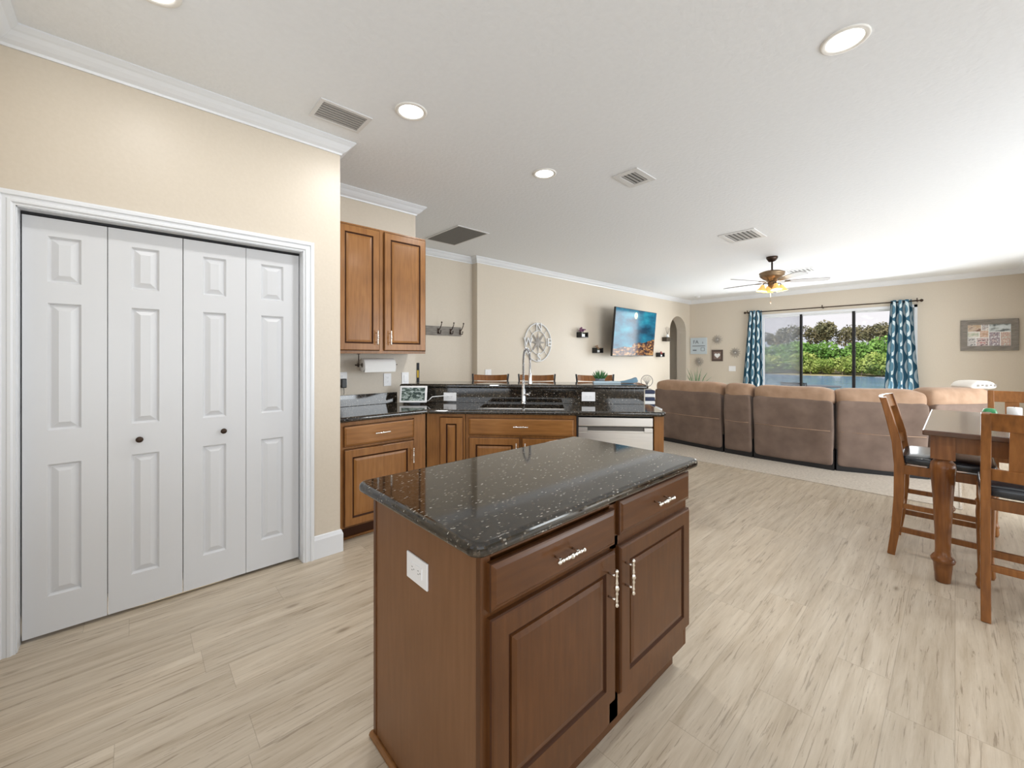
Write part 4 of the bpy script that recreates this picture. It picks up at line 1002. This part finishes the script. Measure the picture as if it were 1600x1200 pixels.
# curtains
rod = thing('curtain_rod', 'thin dark curtain rod over the sliding glass door', 'curtain rod', (10.93, 1.95, 2.42))
MB().tube([(0, -1.50, 0), (0, 1.50, 0)], .012, 10).build('rod', 'bronze', rod)
for s in (-1, 1): MB().lathe([(.0, -.03), (.02, -.02), (.028, 0), (.02, .02), (0, .03)], (0, s*1.52, 0), seg=12).build('finial', 'bronze', rod)
for yy in (-1.46, 0, 1.47): MB().box(-.01, .118, yy-.01, yy+.01, -.015, .0).box(-.012, .012, yy-.008, yy+.008, .01, .05).build('bracket', 'bronze', rod)
def curtain(y0, y1, yb0, yb1, label, sgn):
    b = bmesh.new(); uvl = b.loops.layers.uv.new('UVMap')
    nu, nv = 110, 26; grid = []
    arc_w = 1.05
    for j in range(nv+1):
        f = j/nv; z = 2.455 - f*2.42; a = y0+(yb0-y0)*f; c = y1+(yb1-y1)*f; row = []
        for i in range(nu+1):
            s = i/nu; ph = s*2*PI*3.6 + .5*math.sin(s*5)
            amp = .050 + .015*f
            row.append(b.verts.new((10.93 + amp*math.sin(ph + .3*math.sin(f*3)), a+(c-a)*s + .010*math.sin(ph*2+f*2), z)))
        grid.append(row)
    for j in range(nv):
        for i in range(nu):
            f = b.faces.new([grid[j][i], grid[j][i+1], grid[j+1][i+1], grid[j+1][i]]); f.smooth = True
            for lp, (ii, jj) in zip(f.loops, ((i, j), (i+1, j), (i+1, j+1), (i, j+1))): lp[uvl].uv = (ii/nu*arc_w, -jj/nv*2.42)
    me = bpy.data.meshes.new('curtain'); b.to_mesh(me); b.free(); me.materials.append(M['curtain'])
    o = bpy.data.objects.new('curtain', me); COL.objects.link(o)
    m = o.modifiers.new('solid', 'SOLIDIFY'); m.thickness = .003
    return tag(o, label, 'curtain')
curtain(3.38, 3.12, 3.56, 3.06, 'blue curtain with pale rings hanging left of the sliding glass door', 1)
curtain(.86, .565, .98, .40, 'blue curtain with pale rings hanging right of the sliding glass door', 1)

# ------------------------------------------------------------------ sofa
sofa = thing('sectional_sofa', 'large brown and tan reclining sectional sofa seen from behind', 'sofa', (6.3, 1.9, .004))
sofa.rotation_euler = (0, 0, 0)
def sec(p0, p1, h, nm, seed):
    """back module from p0 to p1 (left to right seen from the kitchen); back faces the camera"""
    p0 = Vector(p0); p1 = Vector(p1); c = (p0+p1)/2; d = (p1-p0); w = d.length; ang = math.atan2(d.y, d.x)
    base = Vector((c.x-6.3, c.y-1.9, 0)); R_ = Matrix.Rotation(ang, 4, 'Z')
    # local x along the section; local +y is towards the room (away from camera)
    def loc(x, y, z): q = R_ @ Vector((x, y, 0)); return (base.x+q.x, base.y+q.y, z)
    def tp(a, b_, t): return (1.0, 1, 0, 0, -.05*t)
    softbox(nm, 'brown', sofa, (w-.012, .24, .78), loc(0, .13, .055), .022, 12, .012, (0, 0, ang), tp, seed)
    top = softbox('headrest', 'tan', sofa, (w+.0, .30, .24), loc(0, .125, h-.215), .095, 7, .010, (0, 0, ang), None, seed+3)
    softbox('seat_cushion', 'tan', sofa, (w-.02, .66, .24), loc(0, .58, .24), .06, 5, .008, (0, 0, ang), None, seed+5)
    MB().box(-w/2, w/2, .03, .86, 0, .25, mat=None).build('base', 'black', sofa, loc(0, 0, 0), (0, 0, ang))
    # seam across the back panel
    MB().tube([(-w/2+.03, .0, 0), (0, .002, -.008), (w/2-.03, .0, 0)], .0035, 6).build('seam', 'tan', sofa, loc(0, -.0175, .47), (0, 0, ang))
    return top
sec((6.27, 3.33), (6.11, 2.24), .955, 'back_panel', 1)
sec((6.105, 2.215), (6.075, 1.85), .965, 'back_panel', 2)
sec((6.07, 1.83), (6.08, .975), .955, 'back_panel', 3)
sec((6.10, .945), (6.40, .19), .955, 'back_panel', 4)
sec((6.42, .17), (7.05, -.28), .985, 'back_panel', 5)
softbox('arm', 'brown', sofa, (.24, .85, .60), (.45, 1.27, .03), .06, 6, .008, (0, 0, .1), None, 9)
tag(MB().lathe([(0, 0), (.001, 0)], seg=3).build('tmp', 'tan'), '') if False else None
pil = thing('throw_pillow', 'white patterned throw pillow on top of the sofa corner near the frame collage', 'pillow', (7.06, -.14, .992), math.radians(-36))
softbox('pillow_body', 'cream', pil, (.36, .24, .095), (0, 0, 0), .045, 8, .004, None, lambda a, b_, t: (1-.5*t*t, 1, 0, 0, 0))
for k in range(5): MB().box(-.12+.055*k, -.09+.055*k, -.122, -.112, .03+.006*(k % 2), .055).build('dark_motif', 'greywood', pil)
# plant behind the sofa
pl = thing('potted_grass_plant', 'thin green grass-like plant standing behind the left end of the sofa', 'plant', (9.9, 4.2, .004))
MB().lathe([(.10, 0), (.13, .25), (.12, .26), (.11, .24)], seg=20).build('pot', 'pot', pl)
b = MB()
for k in range(16):
    a = k*2.4; t_ = .08+.25*random.random(); ln = .72+.22*random.random()
    d = Vector((math.cos(a)*math.sin(t_), math.sin(a)*math.sin(t_), math.cos(t_))); p0 = Vector((0, 0, .22))
    b.tube([p0, p0+d*ln*.5, p0+d*ln*.8+Vector((d.x*.1, d.y*.1, 0)), p0+d*ln+Vector((d.x*.3, d.y*.3, -.03))], [.006, .009, .006, .001], 4)
b.build('leaves', 'leaf', pl)

# ------------------------------------------------------------------ dining set
T = thing('dining_table', 'dark-topped counter height wooden dining table with turned legs', 'dining table', (4.21, -.75, 0))
MB().prism([(-.705, -.885), (.705, -.885), (.705, .885), (-.705, .885)], .885, .917).build('tabletop', 'tabletop', T, bevel=.006)
MB().box(-.655, .655, -.835, .835, .79, .885).build('apron', 'table', T, bevel=.003)
for sx in (-1, 1):
    for sy in (-1, 1):
        b = MB().box(-.052, .052, -.052, .052, .745, .885)
        b.lathe([(.028, 0), (.034, .005), (.040, .08), (.043, .115), (.052, .125), (.055, .14), (.047, .155), (.036, .17), (.034, .20), (.036, .30), (.044, .50), (.054, .65), (.057, .69), (.052, .72), (.04, .735), (.042, .75)], seg=24)
        b.build('leg', 'table', T, (sx*.622, sy*.80, 0))
def make_chair():
    """front of the chair looks towards local +Y, rear legs at y=0"""
    t = thing('dining_chair', '', 'dining chair', (0, 0, 0), 0)
    W_ = .50; hw = W_/2-.022
    softbox('seat_cushion', 'leather', t, (.50, .44, .075), (0, .225, .625), .034, 6, .002)
    MB().box(-.235, .235, .02, .04, .565, .625).box(-.235, .235, .405, .425, .565, .625).box(-.245, -.225, .03, .42, .565, .625).box(.225, .245, .03, .42, .565, .625).build('seat_frame', 'chair', t, bevel=.003)
    for s in (-1, 1):
        pts = [(s*hw, -.035, 0), (s*hw, -.012, .18), (s*hw, .004, .40), (s*hw, .008, .62), (s*hw, -.008, .78), (s*hw, -.045, .95), (s*hw, -.075, 1.075)]
        MB().bar(pts, .036, [.040, .046, .052, .056, .048, .040, .034]).build('leg', 'chair', t, bevel=.004)
        b = MB().box(s*hw-.022, s*hw+.022, .388, .430, .53, .625)
        b.lathe([(.020, 0), (.026, .02), (.022, .06), (.028, .075), (.020, .09), (.018, .12), (.022, .30), (.026, .45), (.022, .50), (.028, .515), (.022, .53)], (s*hw, .409, 0), seg=16)
        b.build('leg', 'chair', t)
        MB().box(s*hw-.010, s*hw+.010, .0, .40, .165, .20).box(s*hw-.010, s*hw+.010, .0, .40, .33, .362).build('stretcher', 'chair', t, bevel=.002)
    MB().box(-hw, hw, .395, .42, .20, .24).build('stretcher', 'chair', t, bevel=.003)
    MB().box(-hw, hw, -.012, .010, .255, .29).build('stretcher', 'chair', t, bevel=.003)
    # top and lower back rails, splats
    def rail(z0, z1, y0, y1, nm, th=.022):
        b = MB(); n = 12
        for k in range(n):
            xa = -hw+.01+(2*hw-.02)*k/n; xb = -hw+.01+(2*hw-.02)*(k+1)/n; cv = lambda x: -.028*(1-(x/hw)**2)
            vs = [b.bm.verts.new(p) for p in ((xa, y0+cv(xa), z0), (xb, y0+cv(xb), z0), (xb, y1+cv(xb), z1), (xa, y1+cv(xa), z1), (xa, y0+cv(xa)-th, z0), (xb, y0+cv(xb)-th, z0), (xb, y1+cv(xb)-th, z1), (xa, y1+cv(xa)-th, z1))]
            for f in ((0, 3, 2, 1), (4, 5, 6, 7), (3, 7, 6, 2), (0, 1, 5, 4)) + (((0, 4, 7, 3),) if k == 0 else ()) + (((1, 2, 6, 5),) if k == n-1 else ()): b.bm.faces.new([vs[i] for i in f])
        bmesh.ops.remove_doubles(b.bm, verts=b.bm.verts, dist=.0004)
        return b.build(nm, 'chair', t, bevel=.003)
    rail(.985, 1.075, -.040, -.066, 'top_rail', .024); rail(.725, .785, .012, .002, 'lower_rail')
    for x, w in ((-.115, .075), (0, .075), (.115, .075)):
        cv = -.028*(1-(x/hw)**2)
        MB().bar([(x, -.004+cv, .78), (x, -.03+cv, .90), (x, -.052+cv, .99)], w, .012).build('splat', 'chair', t)
    return t
ch = make_chair()
chairs = [((4.07, .265, 0), PI, 'wooden dining chair with black seat seen side-on at the left end of the table'),
          ((3.245, -.335, 0), -PI/2, 'wooden dining chair with its back to the camera at the near side of the table'),
          ((5.19, -.43, 0), PI/2, 'wooden dining chair on the far side of the table facing the camera')]
for i, (lc, rz, lb) in enumerate(chairs):
    c = ch if i == 0 else copy_tree(ch)
    c.location = lc; c.rotation_euler = (0, 0, rz); c['label'] = lb; c['group'] = 'wooden dining chairs around the table'
gb = thing('cup', 'small round green cup on the dining table in front of the far chair', 'cup', (4.55, -.17, .918))
MB().lathe([(.022, 0), (.036, .012), (.038, .04), (.028, .062), (.018, .066), (.006, .068)], seg=18).build('cup_body', newmat('green_glass', (.05, .32, .12), .3), gb)
wc = thing('candle', 'white pillar candle on the dining table right of the green cup', 'candle', (4.50, -.28, .918))
MB().lathe([(.035, 0), (.035, .085), (.03, .088), (.004, .086)], seg=18).build('wax', 'paper', wc)
MB().tube([(0, 0, .085), (.002, 0, .098)], .0015, 5).build('wick', 'black', wc)

# ------------------------------------------------------------------ outdoors
struct(MB().box(11.2, 14.2, -1.5, 6, -.15, -.04).build('lanai_slab', 'concrete'))
b = MB(); 
for x0, x1, z0, z1 in ((14.2, 22.5, -.16, -.22), (22.5, 25.0, -.22, -1.1)):
    b.quad([(x0, -40, z0), (x1, -40, z1), (x1, 60, z1), (x0, 60, z0)])
struct(b.build('lawn_ground', 'lawn'))
struct(MB().quad([(23.5, -120, -1.0), (64, -120, -1.0), (64, 160, -1.0), (23.5, 160, -1.0)]).build('lake_water', 'water'))
b = MB()
for k in range(60):
    y0, y1 = -40+2*k, -38+2*k; xa = 62+1.2*math.sin(k*.9); xb = 62+1.2*math.sin((k+1)*.9)
    b.quad([(xa, y0, -1.02), (110, y0, .8), (110, y1, .8), (xb, y1, -1.02)])
struct(b.build('far_bank_ground', 'reed'))
def foliage(name, mat, rx, ry, rz, n, size, seed, trunk=None):
    r = random.Random(seed); b = bmesh.new(); lobes = [(r.uniform(-.55, .55)*rx, r.uniform(-.55, .55)*ry, r.uniform(.35, .8)*rz, r.uniform(.35, .6)) for _ in range(7)]
    for k in range(n):
        lx, ly, lz, ls = r.choice(lobes); v = Vector((r.gauss(0, 1), r.gauss(0, 1), r.gauss(0, 1))).normalized()*r.uniform(.6, 1)
        c = Vector((lx+v.x*rx*ls, ly+v.y*ry*ls, max(.02, lz+v.z*rz*ls*.8))); s = size*r.uniform(.6, 1.3)
        a = Vector((r.gauss(0, 1), r.gauss(0, 1), r.gauss(0, 1))).normalized(); d = a.cross(Vector((r.gauss(0, 1), r.gauss(0, 1), r.gauss(0, 1)))).normalized()
        b.faces.new([b.verts.new(c+a*s), b.verts.new(c+d*s*.6), b.verts.new(c-a*s*.8), b.verts.new(c-d*s*.6)])
    me = bpy.data.meshes.new(name); b.to_mesh(me); b.free(); me.materials.append(M[mat]); return me
bmesh_v = [foliage('foliage', 'bush', 2.6, 2.6, 2.9, 2600, .20, s) for s in (1, 2)] + [foliage('foliage', 'shrub', 2.4, 2.4, 3.4, 2600, .20, s) for s in (3, 4)]
tall_v = [foliage('foliage', 'pine', 1.9, 1.9, 2.6, 1300, .17, s) for s in (5, 6, 7)]
trunk_me = MB().tube([(0, 0, -1), (.1, .05, 1.5), (-.05, .1, 3.5), (.1, 0, 5.2)], [.22, .17, .12, .06], 8)
_t = trunk_me.build('trunk', 'bark'); trunk_mesh = _t.data; bpy.data.objects.remove(_t)
stem_me = MB().tube([(0, 0, -.8), (.05, 0, .6), (0, .05, 1.6)], [.12, .09, .05], 7).build('stem', 'bark'); stem_mesh = stem_me.data; bpy.data.objects.remove(stem_me)
rb = random.Random(11)
def plant(kind, x, y, z, s, mesh, label, group, tm_, tname, cz=0):
    t = thing(kind, label, 'tree' if kind == 'tree' else 'bush', (x, y, z), rb.uniform(0, 6), group); t.scale = (s, s, s)
    f = bpy.data.objects.new('foliage', mesh); COL.objects.link(f); f.parent = t; f.location = (0, 0, cz)
    k = bpy.data.objects.new(tname, tm_); COL.objects.link(k); k.parent = t
ys = [-3+1.75*k for k in range(18)]
for k, y in enumerate(ys):
    plant('lakeside_bush', 64+rb.uniform(-.8, 1.2), y+rb.uniform(-.5, .5), -.95, rb.uniform(.62, .88), bmesh_v[rb.choice((0, 1, 0, 2))], 'bright yellow-green bush on the far lake bank seen through the glass door', 'bushes on the far lake bank', stem_mesh, 'stem')
for k, y in enumerate([-4+2.3*j for j in range(15)]):
    plant('lakeside_shrub', 68+rb.uniform(-1, 1.5), y+rb.uniform(-.6, .6), -.7, rb.uniform(.95, 1.25), bmesh_v[rb.choice((2, 3))], 'taller mid-green shrub behind the bank bushes across the lake', 'tall shrubs behind the bank bushes', stem_mesh, 'stem')
for k, y in enumerate([-2, .6, 2.7, 4.4, 6.0, 8.2, 10.4, 12.6, 14.5, 17, 19.5, 22]):
    plant('tree', 73+rb.uniform(-1, 2), y+rb.uniform(-.5, .5), -.4, rb.uniform(.9, 1.2), tall_v[k % 3], 'tall olive-brown tree rising behind the shrubs across the lake', 'tall trees across the lake', trunk_mesh, 'trunk', 3.2)
# patio furniture outside the glass
pc = thing('patio_chair', 'dark metal patio chair outside the glass door', 'patio chair', (12.7, 2.86, -.04), math.radians(10))
MB().box(-.25, .25, -.28, .28, .34, .37).build('seat', 'pot', pc)
MB().tube([(-.22, -.27, .36), (-.30, -.27, .72), (-.30, .27, .72), (-.22, .27, .36)], .014, 8).build('back_frame', 'blackm', pc)
MB().quad([(-.225, -.25, .38), (-.30, -.25, .71), (-.30, .25, .71), (-.225, .25, .38)]).build('back_sling', 'pot', pc)
for sx in (-1, 1):
    for sy in (-1, 1): MB().tube([(sx*.22, sy*.25, 0), (sx*.22, sy*.25, .35)], .012, 8).build('leg', 'blackm', pc)
pt2 = thing('patio_table', 'low dark patio table outside the glass door right of the patio chair', 'patio table', (13.1, 2.35, -.04))
MB().lathe([(.40, .62), (.40, .64)], seg=30).build('tabletop', 'pot', pt2)
MB().lathe([(.2, 0), (.2, .02), (.03, .05), (.03, .62)], seg=16).build('pedestal', 'blackm', pt2)
